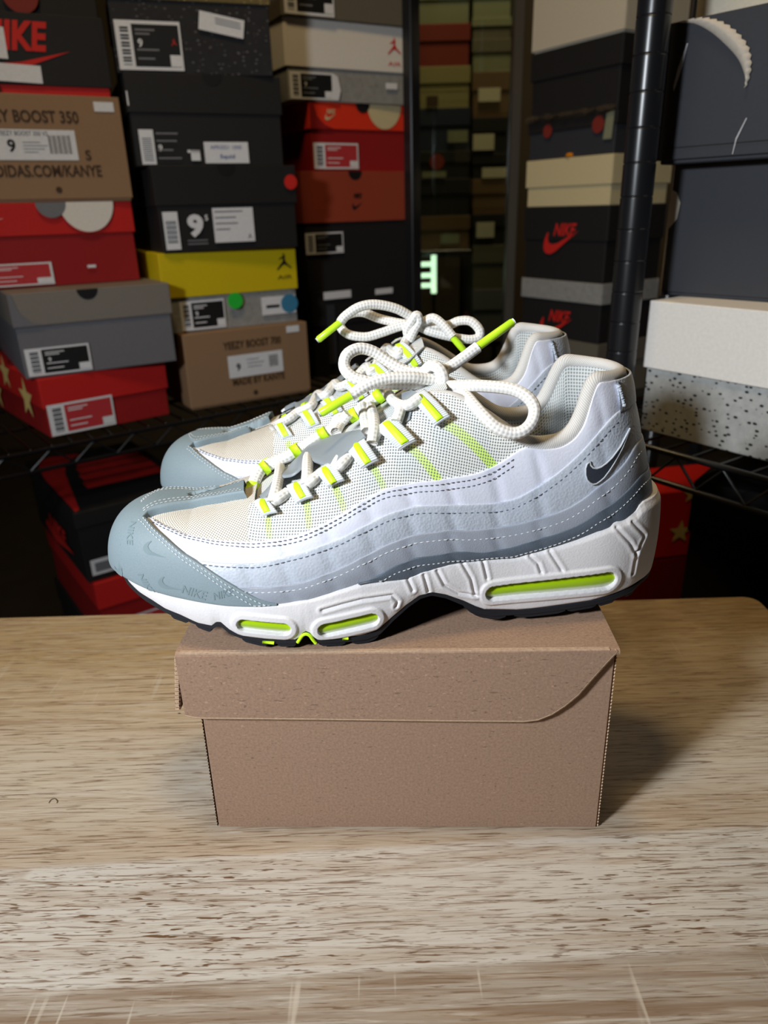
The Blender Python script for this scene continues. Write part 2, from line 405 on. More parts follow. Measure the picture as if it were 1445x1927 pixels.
def tol(v): v = np.asarray(v); return np.array([v@E1, v@E2, v[2]])
CAML = tol(CAM-SO)
def lray(px, py): return tol(ray(px, py))
def plane(px, py, yo):          # pixel -> shoe point at a given sideways offset
    d = lray(px, py); return CAML+d*((yo-CAML[1])/d[1])
# sole wall
MOFF = lambda t: np.interp(fold(t), [0, .02, .05, .15, .3, .4, .46, .5], [.0072, .0070, .006, .0042, .0042, .0034, .0015, .0005])
_wt = np.linspace(0, 1, 2001); _wx, _wy = outl(_wt, MOFF(_wt))
def wallcast(px, py):           # pixel -> (t, z) on the near wall of the sole
    d = lray(px, py); best = None
    x0, y0 = _wx[:-1]-CAML[0], _wy[:-1]-CAML[1]; ex, ey = np.diff(_wx), np.diff(_wy)
    den = d[0]*ey-d[1]*ex; den = np.where(abs(den) < 1e-12, 1e-12, den)
    s = (x0*ey-y0*ex)/den; u = (x0*d[1]-y0*d[0])/den
    ok = np.where((u >= 0) & (u <= 1) & (s > 0))[0]
    if len(ok) == 0:            # just outside the outline: take the closest wall point
        k = np.argmin(abs(x0*d[1]-y0*d[0])/np.hypot(d[0], d[1])+(0 if True else 0)); s_ = (x0[k]*d[0]+y0[k]*d[1])/(d[0]**2+d[1]**2); return _wt[k], CAML[2]+d[2]*s_
    k = ok[np.argmin(s[ok])]; return _wt[k]+u[k]*(_wt[1]-_wt[0]), CAML[2]+d[2]*s[k]
def wallcurve(P):
    q = np.array([wallcast(*p) for p in P]); q = q[(q[:, 0] < .5)]; q = q[np.argsort(q[:, 0])]
    return lambda t: np.interp(fold(t), q[:, 0], q[:, 1])
MID_TOP = wallcurve([(236, 1075), (250, 1085), (287, 1105), (325, 1117), (374, 1128), (424, 1135), (486, 1136.5), (521, 1134), (560, 1129), (580, 1126), (623, 1113), (679, 1094), (726, 1089), (762, 1086), (796, 1073), (845, 1058), (879, 1053), (912, 1049), (960, 1046), (972, 1044), (1028, 1030), (1084, 1013), (1140, 992), (1182, 974), (1199, 964), (1208, 952), (1216, 945)])
MID_BOT = wallcurve([(235, 1083), (245, 1097), (262, 1114), (287, 1130), (312, 1146.5), (340, 1158), (374, 1174), (399, 1179), (408, 1172), (416, 1172), (432, 1186), (449, 1196), (499, 1204), (530, 1206), (556, 1206), (563, 1202), (570, 1193), (576, 1190), (583, 1193), (590, 1201), (598, 1206), (640, 1203), (679, 1199), (709, 1189), (732, 1169), (762, 1142), (789, 1122.5), (812, 1116), (839, 1121), (872, 1133), (895, 1144), (912, 1150), (972, 1151), (1000, 1149), (1056, 1142), (1112, 1134), (1157, 1120), (1185, 1108), (1204, 1096)])
OUT_BOT = wallcurve([(231, 1083), (240, 1101), (256, 1117), (275, 1133), (300, 1148), (322, 1159), (353, 1170), (397, 1187), (408, 1180), (416, 1180), (432, 1194), (455, 1203), (491, 1212), (530, 1213), (556, 1213), (564, 1209), (570, 1199), (576, 1196), (583, 1199), (589, 1208), (598, 1212), (640, 1211), (690, 1206), (715, 1196), (740, 1170), (770, 1143), (792, 1128), (812, 1122), (839, 1127), (872, 1141), (902, 1158), (930, 1162), (1000, 1157), (1064, 1149), (1121, 1139), (1160, 1128), (1190, 1114), (1206, 1098)])
BITE = lambda t: np.minimum(MID_TOP(t), .052)-.0012
def S(t, p, xa=.045, xb=.262):
    t = np.asarray(t, float); X, Y = outl(t); p = np.clip(p, 1e-6, 1.5706); sx = np.clip(X, xa, xb); sy = -.003
    zb = BITE(t); zt = np.interp(sx, ZTX, ZTZ)
    nn = .62-.14*np.clip((.09-X)/.06, 0, 1); h = 1-np.cos(p)**nn; k = np.sin(p)**.95
    w_ = np.clip((X-.2)/.09, 0, 1); w_ = w_*w_*(3-2*w_); X = X-w_*.20*(zt-zb)*k
    return np.stack(np.broadcast_arrays(X+(sx-X)*h, Y+(sy-Y)*h, zb+(zt-zb)*k), -1)
def SN(t, p):
    d = 2e-3; t = np.asarray(t, float); p = np.asarray(p, float)
    a = S(t+d, p)-S(t-d, p); b = S(t, p+d)-S(t, np.maximum(p-d, 0)); n = np.cross(a, b)
    n = n/(np.linalg.norm(n, axis=-1, keepdims=True)+1e-15)
    return n*SGN
SGN = 1.; _n = SN(np.array([.25]), np.array([.4])); SGN = 1. if _n[0, 1] > 0 else -1.
def SOFF(t, p, o):
    return S(t, p)+SN(t, p)*np.asarray(o)[..., None]
_gu, _gv = 500, 100
_gt, _gp = np.meshgrid(np.linspace(0, 1, _gu), np.linspace(0, PI/2-.002, _gv), indexing='ij')
_G = S(_gt, _gp).reshape(-1, 3)
BVH = BVHTree.FromPolygons([tuple(v) for v in _G], gridfaces(_gu, _gv))
def uv_of(hit, idx):
    i, j = divmod(idx, _gv-1); t = (i+.5)/(_gu-1); p = (j+.5)/(_gv-1)*(PI/2-.002); h = np.array(hit)
    for _ in range(4):
        e = 1e-4; s0 = S(t, p); J = np.stack([(S(t+e, p)-s0)/e, (S(t, p+e)-s0)/e], 1)
        d = np.linalg.lstsq(J, h-s0, rcond=None)[0]; t += float(np.clip(d[0], -.004, .004)); p = float(np.clip(p+np.clip(d[1], -.03, .03), 0.001, 1.569))
    return t, p
def scast(px, py):
    """pixel -> (t,p) on the near side of the last; nudged towards the shoe when it just misses"""
    for k in range(60):
        d = lray(px+(722-px)*.002*k, py+(950-py)*.004*k); dv = Vector(d).normalized()
        h, n, i, ds = BVH.ray_cast(Vector(CAML), dv)
        if h is not None: return uv_of(h, i)
    return .25, .5
def near(px, py, lift=.004, flip=1, cam=None, dl=None, yo=-.012):
    """pixel -> point standing proud of the last by lift, in front of where the ray meets it"""
    d = lray(px, py) if dl is None else dl; c = CAML if cam is None else cam
    dv = Vector((d[0], d[1]*flip, d[2])).normalized(); h, n, i, ds = BVH.ray_cast(Vector((c[0], c[1]*flip, c[2])), dv)
    if h is None: return c+d*((yo-c[1])/d[1])
    q = np.array(h-dv*min(lift*1.35, .012)); q[1] *= flip; return q
def curve_tp(P, n=10): return np.array([scast(*p) for p in P])
def border(P, lo=None, hi=None):
    """a line over the outer side as a function p(t)"""
    q = curve_tp(P); q[:, 0] = np.where(q[:, 0] > .75, 0, q[:, 0]); q = q[np.argsort(q[:, 0])]
    f0 = lambda t: np.interp(fold(t), q[:, 0], q[:, 1])
    def f(t):       # light smoothing
        return sum(f0(np.clip(fold(t)+d, 0, .5)) for d in (-.006, -.003, 0, .003, .006))/5
    f.q = q; return f
def drop(x, y):                 # top of the last under x,y
    h, n, i, ds = BVH.ray_cast(Vector((x, y, .4)), Vector((0, 0, -1)))
    return (np.array(h), np.array(n)*(1 if n.z > 0 else -1)) if h is not None else (np.array([x, y, .05]), np.array([0, 0, 1.]))

P2B = lambda P: np.asarray(P)*np.array([1, -1, 1])      # shoe coordinates -> object coordinates
def sgrid(name, P, mat, parent, cu=False, cv=False, col=None, smooth=True):
    P = np.asarray(P); nu, nv = P.shape[:2]
    du = np.r_[0, np.cumsum(np.linalg.norm(np.diff(P[:, nv//2], axis=0), axis=1))]
    dv = np.concatenate([np.zeros((nu, 1)), np.cumsum(np.linalg.norm(np.diff(P, axis=1), axis=2), axis=1)], 1)
    uv = np.stack([np.repeat(du[:, None], nv, 1), dv], -1).reshape(-1, 2)
    return mk(name, P2B(P.reshape(-1, 3)), gridfaces(nu, nv, cu, cv), mat, parent, smooth, uv, None if col is None else np.asarray(col).ravel())
def panel(name, ts, lo, hi, off, mat, parent, thk=.0011, nv=16, puff=0., crease=None, col=None):
    """layer lying on the last between two lines p=lo(t), p=hi(t), with cut edges"""
    ts = np.asarray(ts); lo = np.broadcast_to(lo, ts.shape); hi = np.broadcast_to(np.maximum(hi, lo+1e-3), ts.shape)
    vv = np.r_[0, 0, .012, .035, np.linspace(.08, .92, nv), .965, .988, 1, 1]
    oo = np.r_[off-thk, off-.25*thk, off-.05*thk, off, np.full(nv, off), off, off-.05*thk, off-.25*thk, off-thk]
    p = lo[:, None]+(hi-lo)[:, None]*vv[None]; t = np.repeat(ts[:, None], len(vv), 1)
    o = np.repeat(oo[None], len(ts), 0)+puff*np.sin(PI*np.clip(vv, 0, 1))[None]
    if crease is not None:
        for (c, d, wd, sk) in crease: o = o-d*np.exp(-((np.abs(fold(t))-c-sk*(vv[None]-.5))/wd)**2)*np.sin(PI*vv)[None]**.5
    return sgrid(name, SOFF(t, p, o), mat, parent, col=None if col is None else col(t, p))
def stitches(name, ts, pf, off, mat, parent, pitch=.0031, ln=.0021, r=.00032):
    """row of thread stitches along p=pf(t)"""
    P = SOFF(ts, pf, np.full(len(ts), off)); s = np.r_[0, np.cumsum(np.linalg.norm(np.diff(P, axis=0), axis=1))]
    n = SN(ts, pf); c = np.arange(pitch, s[-1], pitch); vf = []
    for q in c:
        a = np.array([np.interp(q-ln/2, s, P[:, k]) for k in range(3)]); b = np.array([np.interp(q+ln/2, s, P[:, k]) for k in range(3)])
        nn = np.array([np.interp(q, s, n[:, k]) for k in range(3)]); d = b-a; L = np.linalg.norm(d)
        if L < 1e-5: continue
        d /= L; sd = np.cross(d, nn); m = (a+b)/2+nn*r*.8
        V = [a-nn*r, a+sd*r*.5+nn*r*.2, a-sd*r*.5+nn*r*.2, m+sd*r, m-sd*r, m+nn*r*.7, b-nn*r, b+sd*r*.5+nn*r*.2, b-sd*r*.5+nn*r*.2]
        vf.append((list(P2B(np.array(V))), [(0, 1, 3), (0, 4, 2), (1, 2, 5), (1, 5, 3), (2, 4, 5), (6, 3, 7), (6, 8, 4), (7, 5, 8), (7, 3, 5), (8, 5, 4)]))
    o = mk(name, *joinvf(vf), mat, parent, True); o['kind'] = 'stuff'; return o

shoe = empty('sneaker', tuple(SO), SHOE_YAW, 'white and grey sneaker with dark heel emblem and neon lace tips, on the box edge', 'sneaker', 'pair of sneakers on the box')

# ---- panel lines over the outer side (read from the photograph, cast onto the last)
B_WL = border([(379, 1054), (437, 1059), (499, 1057), (546, 1044.5), (613, 1023), (646, 1010), (693, 985), (726, 966), (762, 955), (796, 950), (845, 950), (912, 946.5), (930, 946), (972, 935), (1014, 912), (1056, 881), (1098, 842), (1126, 808.6), (1146, 783), (1160, 771), (1178, 762)])
B_LL = border([(459, 1100), (511, 1100), (560, 1094), (580, 1088), (633, 1068), (679, 1046), (719, 1023), (762, 1006), (812, 998), (879, 995), (928, 990), (958, 984), (1000, 975), (1056, 957), (1098, 932), (1140, 898), (1168, 867), (1184, 835)])
_ml = border([(679, 1094), (712, 1076), (736, 1058), (769, 1046), (812, 1039.5), (842, 1034.5), (879, 1031), (895, 1036), (928, 1031), (966, 1021), (1014, 1007.6), (1056, 993.6), (1098, 974), (1140, 946), (1168, 920), (1190, 893)])
T_ML = _ml.q[-1, 0]
B_ML = lambda t: np.where(fold(t) > T_ML, .0, _ml(t))
B_TOP_C = [(1150, 716), (1136, 719), (1123, 718), (1115, 731), (1107, 781), (1093, 811), (1070, 835), (1042, 845), (1010, 845), (984, 840)]
B_WT = border(B_TOP_C+[(976, 845), (952, 862), (923, 881), (884, 894), (831, 903), (766, 910), (726, 918), (696, 933), (663, 955), (623, 978), (580, 1000), (530, 1014), (486, 1019.5), (449, 1019.5), (399, 1016), (362, 1009), (325, 996), (292, 979), (282, 977)])
T_TIP = B_WT.q[-1, 0]; P_TIP = B_WT.q[-1, 1]
B_TOP = border(B_TOP_C+[(965, 825), (940, 806), (905, 778), (875, 757), (848, 742), (815, 738), (790, 745), (739, 788), (684, 829), (625, 873), (572, 906), (520, 930), (490, 942), (470, 946)])
T_F = B_TOP.q[-1, 0]                   # front end of the lace throat
_tc = border([(521, 1134), (486, 1119), (449, 1100), (412, 1077), (362, 1046), (312, 1009), (284, 983)])
T_TC0 = _tc.q[0, 0]
def B_TC(t):
    f_ = fold(t); return np.where(f_ > T_TIP, np.interp(f_, [T_TIP, T_TIP+.006, .5], [P_TIP, 1.40, 1.50]), np.where(f_ < T_TC0, 0, _tc(t)))
T_COL = .215                            # collar reaches forward to here
ts_all = np.linspace(-T_F, T_F, 460)

def around(a, b, n): return np.linspace(a, b, n)
# knit quarters with faded neon bars
BARS = [((843, 800), (928, 878), .0042), ((774, 843), (824, 902), .0036), ((704, 882), (721, 916), .0032), ((632, 919), (647, 956), .0034), ((578, 948), (582, 988), .0036), ((505, 978), (508, 1009), .0034)]
BARS3 = []
for a, b, w_ in BARS:
    a, b = np.array(scast(*a)), np.array(scast(*b)); m_ = (a+b)/2; e_ = 1e-3
    BARS3.append((a, b, w_, np.linalg.norm(S(m_[0]+e_, m_[1])-S(*m_))/e_, np.linalg.norm(S(m_[0], m_[1]+e_)-S(*m_))/e_))
def bar_tint(t, p):
    out = np.zeros(t.shape); tf = np.abs(fold(t))
    for i, (a, b, w_, Jt, Jp) in enumerate(BARS3):
        A = np.stack([tf*Jt, p*Jp], -1); a_ = a*np.array([Jt, Jp]); d = b*np.array([Jt, Jp])-a_; u = ((A-a_)@d)/(d@d); q = a_+np.clip(u, 0, 1)[..., None]*d
        r = np.linalg.norm(A-q, axis=-1); s = np.clip((w_*.62-r)/.0008, 0, 1)
        fade = .62+.32*np.clip(u, 0, 1) if i < 2 else .82-.35*np.clip(u, 0, 1)
        out = np.maximum(out, s*fade)
    return out
for sgn in (1, -1):
    tt = around(.004, T_F, 330)*sgn
    panel('knit_quarter', tt, np.maximum(B_WL(tt)-.1, .05), B_TOP(tt), .0006, 'mesh_fabric', shoe, .0006, 90, col=bar_tint)
tt = around(T_F-.004, 1-T_F+.004, 200)
panel('toe_mesh', tt, np.full(200, .25), np.full(200, 1.569), .0004, 'toe_mesh', shoe, .0005, 30)

CRE = [(c, .0007, .0045, .010) for c in (.075, .13, .165, .2, .232, .262, .293, .325, .352)]
tw = np.linspace(-T_TIP-.002, T_TIP+.002, 620); tl = np.linspace(-.40, .40, 560); tm = np.linspace(-.37, .37, 540); td = np.linspace(-T_ML-.003, T_ML+.003, 420)
notab = lambda t: np.where(fold(t) < .052, B_WL(t)+.01+.0*t, B_WT(t))
panel('white_panel', tw, np.maximum(B_WL(tw)-.06, .0), np.where(fold(tw) < .05, np.minimum(B_WT(tw), B_WL(tw)+.02), B_WT(tw)), .0016, 'white_leather', shoe, .0010, 26, .0004, CRE)
panel('light_grey_panel', tl, np.maximum(B_LL(tl)-.06, .0), B_WL(tl), .0026, 'light_grey_leather', shoe, .0012, 18, .0006, CRE)
panel('mid_grey_panel', tm, np.maximum(B_ML(tm)-.06, .0), np.maximum(B_LL(tm), .02), .0037, 'mid_grey_leather', shoe, .0012, 16, .0006, CRE)
panel('dark_grey_panel', td, np.full(len(td), .0), np.maximum(B_ML(td), .004), .0047, 'dark_grey_leather', shoe, .0012, 14, .0005, CRE)
tc = np.linspace(T_TC0, 1-T_TC0, 420)
toe = panel('toe_cap', tc, np.zeros(420), B_TC(tc), .0048, 'toe_nubuck', shoe, .0040, 40)
tb = np.linspace(-.055, .055, 60)
panel('heel_tab', tb, B_WL(tb)-.01, np.maximum(B_WT(tb), B_WL(tb)+.03), .0030, 'light_grey_leather', shoe, .0012, 14, .0005)
# raised piping where heel tab meets the white panel
for sgn in (1, -1):
    pt = np.linspace(0, 1, 26); tq = sgn*(.050+.004*pt); pq = B_WL(tq)+.02+(B_WT(tq)-.02-B_WL(tq)-.02)*pt
    P = SOFF(tq, pq, np.full(26, .0030)); P = P+SN(tq, pq)*(.0004*np.sin(pt*60))[:, None]
    tube('piping', P2B(P), .0012, 'light_grey_leather', shoe, 8)

# stitching
sc = lambda f, d: (lambda t: np.maximum(f(t)+d, .004))
for sgn in (1, -1):
    t1 = sgn*np.linspace(.055, .388, 300); stitches('stitching', t1, B_WL(t1)-.045, .0028, 'thread_dark', shoe)
    t1 = sgn*np.linspace(.01, .362, 300); stitches('stitching', t1, np.maximum(B_LL(t1)-.05, .01), .0040, 'thread_white', shoe)
    t1 = sgn*np.linspace(.01, T_ML-.012, 240); stitches('stitching', t1, np.maximum(B_ML(t1)-.045, .006), .0050, 'thread_white', shoe, .0026, .0018)
    t1 = sgn*np.linspace(.150, T_TIP-.012, 320)
    for d in (.028, .066): stitches('stitching', t1, B_WT(t1)-d, .0020, 'thread_dark', shoe, .0027, .0017, .00028)
    t1 = np.linspace(T_TC0+.002, T_TIP-.001, 220); t1 = t1 if sgn > 0 else 1-t1
    for d in (.035, .095): stitches('stitching', t1, np.maximum(B_TC(t1)-d, .01), .0050, 'thread_white', shoe, .0024, .0016, .00026)

# toe strip over the middle of the toe box
near_e = cr([(S(*scast(*p))[:2]) for p in [(272, 984), (290, 972), (312, 966), (374, 955), (424, 946), (466, 939)]], 10)
far_e = cr([S(*scast(*p))[:2] for p in [(268, 962), (290, 942), (310, 934), (349, 932), (412, 929), (466, 917)]], 10)
def ribbon(name, A, B, off, thk, mat, nv=14):
    vv = np.r_[0, 0, .03, np.linspace(.08, .92, nv), .97, 1, 1]; oo = np.r_[off-thk, off-.25*thk, off, np.full(nv, off), off, off-.25*thk, off-thk]
    P = np.zeros((len(A), len(vv), 3))
    for i in range(len(A)):
        for j, v in enumerate(vv):
            q = A[i]+(B[i]-A[i])*v; h, n = drop(q[0], q[1]); P[i, j] = h+n*oo[j]
    return sgrid(name, P, mat, shoe)
ribbon('toe_strip', near_e, far_e, .0050, .0046, 'toe_nubuck')
def rib_stitch(A, B, vlist, off):
    for v in vlist:
        P = []; 
        for a, b in zip(A, B):
            q = a+(b-a)*v; h, n = drop(*q); P.append(h+n*off)
        P = np.array(P); s = np.r_[0, np.cumsum(np.linalg.norm(np.diff(P, axis=0), axis=1))]; vf = []
        for q in np.arange(.004, s[-1]-.002, .0024):
            a = np.array([np.interp(q-.0008, s, P[:, k]) for k in range(3)]); b = np.array([np.interp(q+.0008, s, P[:, k]) for k in range(3)])
            d = (b-a)/np.linalg.norm(b-a); sd = np.cross(d, [0, 0, 1.])*.00028; up = np.array([0, 0, .0003])
            vf.append((list(P2B(np.array([a-sd, a+sd, b+sd, b-sd, (a+b)/2+up]))), [(0, 1, 4), (1, 2, 4), (2, 3, 4), (3, 0, 4)]))
        mk('stitching', *joinvf(vf), 'thread_white', shoe, True)['kind'] = 'stuff'
rib_stitch(near_e, far_e, (.10, .22, .80, .92), .0052)

# heel emblem
SW = [(1172.6, 806), (1157, 839), (1143, 859), (1133, 869), (1123.5, 876), (1116, 878.5), (1109.5, 877), (1105.5, 872), (1104, 866), (1099, 870), (1096.5, 878), (1096.5, 890), (1099, 899), (1104, 905), (1109, 907.5), (1115, 906.7), (1122, 902), (1129, 895.5), (1138, 883), (1146, 870), (1160, 842)]
def decal_px(name, poly, off, mat, parent, sub=2):
    tp = np.array([scast(*p) for p in poly]); bm = bmesh.new()
    vs_ = [bm.verts.new((a, b*.1, 0)) for a, b in tp]; bm.faces.new(vs_); bmesh.ops.triangulate(bm, faces=bm.faces[:])
    bmesh.ops.subdivide_edges(bm, edges=bm.edges[:], cuts=sub, use_grid_fill=True); bm.verts.index_update()
    q = np.array([(v.co.x, v.co.y*10) for v in bm.verts]); Fc = [[v.index for v in f.verts] for f in bm.faces]; bm.free()
    P = SOFF(q[:, 0], q[:, 1], np.full(len(q), off)); return mk(name, P2B(P), Fc, mat, parent, True)
emb = decal_px('heel_emblem', SW, .0040, 'swoosh_dark', shoe)
tpS = np.array([scast(*p) for p in SW+SW[:1]]); tube('emblem_edge', P2B(SOFF(tpS[:, 0], tpS[:, 1], np.full(len(tpS), .0038))), .0005, 'swoosh_edge', emb, 6)

# tonal print on the toe cap
def text_mesh(s, size=1., bold=0., shear=0., res=3):
    cu = bpy.data.curves.new('txt', 'FONT'); cu.body = s; cu.size = size; cu.offset = bold; cu.shear = shear; cu.resolution_u = res; cu.align_x = 'CENTER'; cu.align_y = 'CENTER'
    o = bpy.data.objects.new('txt', cu); COL.objects.link(o); bpy.context.view_layer.update()
    me = bpy.data.meshes.new_from_object(o.evaluated_get(bpy.context.evaluated_depsgraph_get()))
    V = np.array([v.co[:] for v in me.vertices]) if len(me.vertices) else np.zeros((0, 3)); Fc = [list(p.vertices) for p in me.polygons]
    bpy.data.objects.remove(o); bpy.data.curves.remove(cu); bpy.data.meshes.remove(me); return V, Fc
SWOOSH = [(0.0, .18), (.02, .34), (.10, .50), (.14, .50), (.12, .38), (.16, .28), (.27, .25), (.42, .28), (1.0, .55), (.36, .10), (.22, .04), (.10, .05), (.03, .10)]
def print_on_toe(px, py, kind, size, rot):
    t0, p0 = scast(px, py); s0 = S(t0, p0); e = 1e-3; Jt = np.linalg.norm(S(t0+e, p0)-s0)/e; Jp = np.linalg.norm(S(t0, p0+e)-s0)/e
    if kind == 'word': V, Fc = text_mesh('NIKE', size, .02*size, .3); V = V[:, :2]
    else:
        V = np.array([(x-.5, z-.3) for x, z in SWOOSH])*size*2.2; Fc = [list(range(len(SWOOSH)))]
    c, s = math.cos(rot), math.sin(rot); a = V[:, 0]*c-V[:, 1]*s; b = V[:, 0]*s+V[:, 1]*c
    t = t0-a/Jt; p = p0+b/Jp; P = SOFF(t, np.clip(p, .01, 1.5), np.full(len(t), .0050)); mk('tonal_print', P2B(P), Fc, 'toe_print', toe)
for a in [(372, 1108, 'word', .0062, -.15), (330, 1098, 'swoosh', .006, -.5), (285, 1090, 'word', .005, -.9), (240, 1052, 'swoosh', .007, 1.2), (258, 1005, 'word', .005, -1.1), (425, 1112, 'word', .005, .3), (300, 1040, 'swoosh', .006, -.6)]: print_on_toe(*a)

# ---- midsole
WIN = [((462, 1173), (534, 1180), .0035, .0035), ((613, 1182), (697, 1163), .0038, .0038), ((926, 1113), (1138, 1090), .0041, .0051)]
def wl(p): t, z = wallcast(*p); return t*2*LEN_L, z
WINW = [(*wl(a), *wl(b), r0, r1) for a, b, r0, r1 in WIN]
GRV = [[(606, 1146), (640, 1136), (679, 1126), (736, 1117.6), (747, 1129), (744, 1139)], [(767, 1089), (775.6, 1109)], [(797, 1081), (805.5, 1112)], [(822, 1073), (835, 1099), (862, 1114), (895, 1119)], [(868, 1056), (885, 1086), (892, 1116)], [(908, 1053), (915, 1086)],
       [(997, 1046), (1011, 1058), (1017, 1075)], [(1034, 1037), (1056, 1072)], [(1160, 993), (1182, 1019), (1192, 1041), (1187, 1078)], [(1189, 982), (1208, 1006), (1192, 1040)]]
GRW = [[wl(p) for p in g] for g in GRV]
def seg_d(A, Z, a, b):
    d = np.array([b[0]-a[0], b[1]-a[1]]); L = d@d+1e-12; u = np.clip(((A-a[0])*d[0]+(Z-a[1])*d[1])/L, 0, 1)
    return np.hypot(A-a[0]-u*d[0], Z-a[1]-u*d[1]), u
sm = lambda x: np.clip(x, 0, 1)**2*(3-2*np.clip(x, 0, 1))
def wall_disp(A, Z):
    D = np.zeros(A.shape)
    for g in GRW:
        m = np.full(A.shape, 9.)
        for a, b in zip(g[:-1], g[1:]): m = np.minimum(m, seg_d(A, Z, a, b)[0])
        D -= .0010*np.exp(-(m/.0007)**2); D += .0004*np.exp(-((m-.0018)/.0010)**2)
    for (a0, z0, a1, z1, r0, r1) in WINW:
        d, u = seg_d(A, Z, (a0, z0), (a1, z1)); sd = d-(r0+(r1-r0)*u)
        D = np.where(sd < .0045, D*sm((sd-.003)/.0015), D)
        D += .0011*sm((.0042-sd)/.0016)*sm((sd+.0002)/.0005) - .0030*sm((.0002-sd)/.0005)
    return D
def sidewall(name, zt, zb, inset_top, mat, nt=1500, nv=76, bulge=.0018, detail=True, inset_bot=0.):
    t = np.linspace(0, 1, nt, endpoint=False); v = np.linspace(0, 1, nv)
    Zt = zt(t)[:, None]; Zb = np.minimum(zb(t), zt(t)-.0008)[:, None]; Z = Zb+(Zt-Zb)*v[None]
    A = np.repeat((fold(t)*2*LEN_L)[:, None], nv, 1); T = np.repeat(t[:, None], nv, 1)
    hgt = np.clip((Zt-Zb)/.02, .1, 1); off = MOFF(T)+bulge*hgt*(np.sin(PI*v)[None]**.7)-.0014*(sm((v[None]-.9)/.1)+sm((.06-v[None])/.06))
    if detail: off = off+wall_disp(A, Z)
    X, Y = outl(T, off); P = np.stack([X, Y, Z], -1)
    # turn in over the top and under the bottom
    X2, Y2 = outl(t, MOFF(t)-inset_top); top = np.stack([X2, Y2, zt(t)+.0002], -1)[:, None]
    X3, Y3 = outl(t, MOFF(t)-.012-inset_bot); bot = np.stack([X3, Y3, np.minimum(zb(t), zt(t)-.0008)], -1)[:, None]
    return sgrid(name, np.concatenate([bot, P, top], 1), mat, shoe, cu=True)
mid = sidewall('midsole', MID_TOP, MID_BOT, .010, 'midsole_white')
outs = sidewall('outsole', lambda t: MID_BOT(t)+.0012, OUT_BOT, .012, 'rubber_black', 700, 10, .0003, False, .004)
tq = np.linspace(0, 1, 300, endpoint=False); xa_, ya_ = outl(tq, -.001)
mk('outsole_base', P2B(np.r_[np.stack([xa_, ya_, OUT_BOT(tq)+.0012], -1), np.stack([np.clip(xa_, .05, .26), 0*xa_-.002, OUT_BOT(tq)+.002], -1)]), [(i, (i+1) % 300, 300+(i+1) % 300, 300+i) for i in range(300)], 'rubber_black', shoe, True)
# heel clip horn
# air windows
for (a0, z0, a1, z1, r0, r1) in WINW:
    for side in (0, 1):
        nu, nv = 40, 13; d = np.array([a1-a0, z1-z0]); L = np.linalg.norm(d); d /= L; nrm = np.array([-d[1], d[0]]); 
        if nrm[1] < 0: nrm = -nrm
        P = np.zeros((nu, nv, 3)); UVv = np.zeros((nu, nv, 2))
        for i, s in enumerate(np.linspace(-r0*1.12, L+r1*1.12, nu)):
            u = min(max(s/L, 0), 1); r = (r0+(r1-r0)*u)*1.1
            for j, w_ in enumerate(np.linspace(-1, 1, nv)):
                q = np.array([a0, z0])+d*s+nrm*w_*r; t = q[0]/(2*LEN_L); t = t if side == 0 else 1-t
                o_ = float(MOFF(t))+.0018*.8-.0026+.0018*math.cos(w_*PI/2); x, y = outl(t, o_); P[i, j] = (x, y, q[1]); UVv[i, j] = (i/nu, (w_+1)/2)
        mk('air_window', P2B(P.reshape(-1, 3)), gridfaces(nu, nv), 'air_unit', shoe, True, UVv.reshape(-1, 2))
# tread lugs along both edges
LUG = [((321, 1156), (353, 1171), 8), ((368, 1176), (397, 1188), 8), ((455, 1201), (503, 1213), 7), ((522, 1208), (557, 1217), 7), ((600, 1207), (650, 1213), 6), ((662, 1204), (712, 1197), 5), ((874, 1143), (952, 1160), 5), ((968, 1157), (1064, 1149), 6), ((1068, 1149), (1122, 1139), 6), ((1126, 1139), (1157, 1130), 6), ((1177, 1118), (1196, 1105), 8)]
for a, b, hpx in LUG:
    (ta, za), (tb_, zb_) = wallcast(*a), wallcast(*b)
    for side in (0, 1):
        n = 8; V = []
        for i in range(n):
            u = i/(n-1); t = ta+(tb_-ta)*u; t2 = t if side == 0 else 1-t
            zbot = max(float(OUT_BOT(t))-(.0014 if 0 < i < n-1 else .0004), .0); ztop = float(OUT_BOT(t))+.0022
            x, y = outl(t2, MOFF(t2)-.0003); xi, yi = outl(t2, MOFF(t2)-.022); V += [(x, y, ztop), (x, y, zbot), (xi, yi, zbot), (xi, yi, ztop)]
        Fc = [(4*i+k, 4*i+(k+1) % 4, 4*i+4+(k+1) % 4, 4*i+4+k) for i in range(n-1) for k in range(4)]+[(3, 2, 1, 0), (4*n-4, 4*n-3, 4*n-2, 4*n-1)]
        mk('tread_lug', P2B(np.array(V)), Fc, 'rubber_black', shoe)
# neon seen through the flex groove and two slits
def wall_pts(P, off=0.):
    out = []
    for p in P:
        t, z = wallcast(*p); x, y = outl(t, MOFF(t)+off); out.append((x, y, z))
    return np.array(out)
tube('neon_seam', P2B(cr(wall_pts([(560, 1208), (564, 1202), (569, 1195), (576, 1192), (583, 1195), (588, 1202), (594, 1209)], .0006), 5)), .0009, 'neon', shoe, 8)
for a, b in (((494, 1207), (516, 1209)), ((644, 1201), (655, 1200))):
    tube('neon_seam', P2B(wall_pts([a, ((a[0]+b[0])/2, (a[1]+b[1])/2), b], .0005)), .0008, 'neon', shoe, 8)

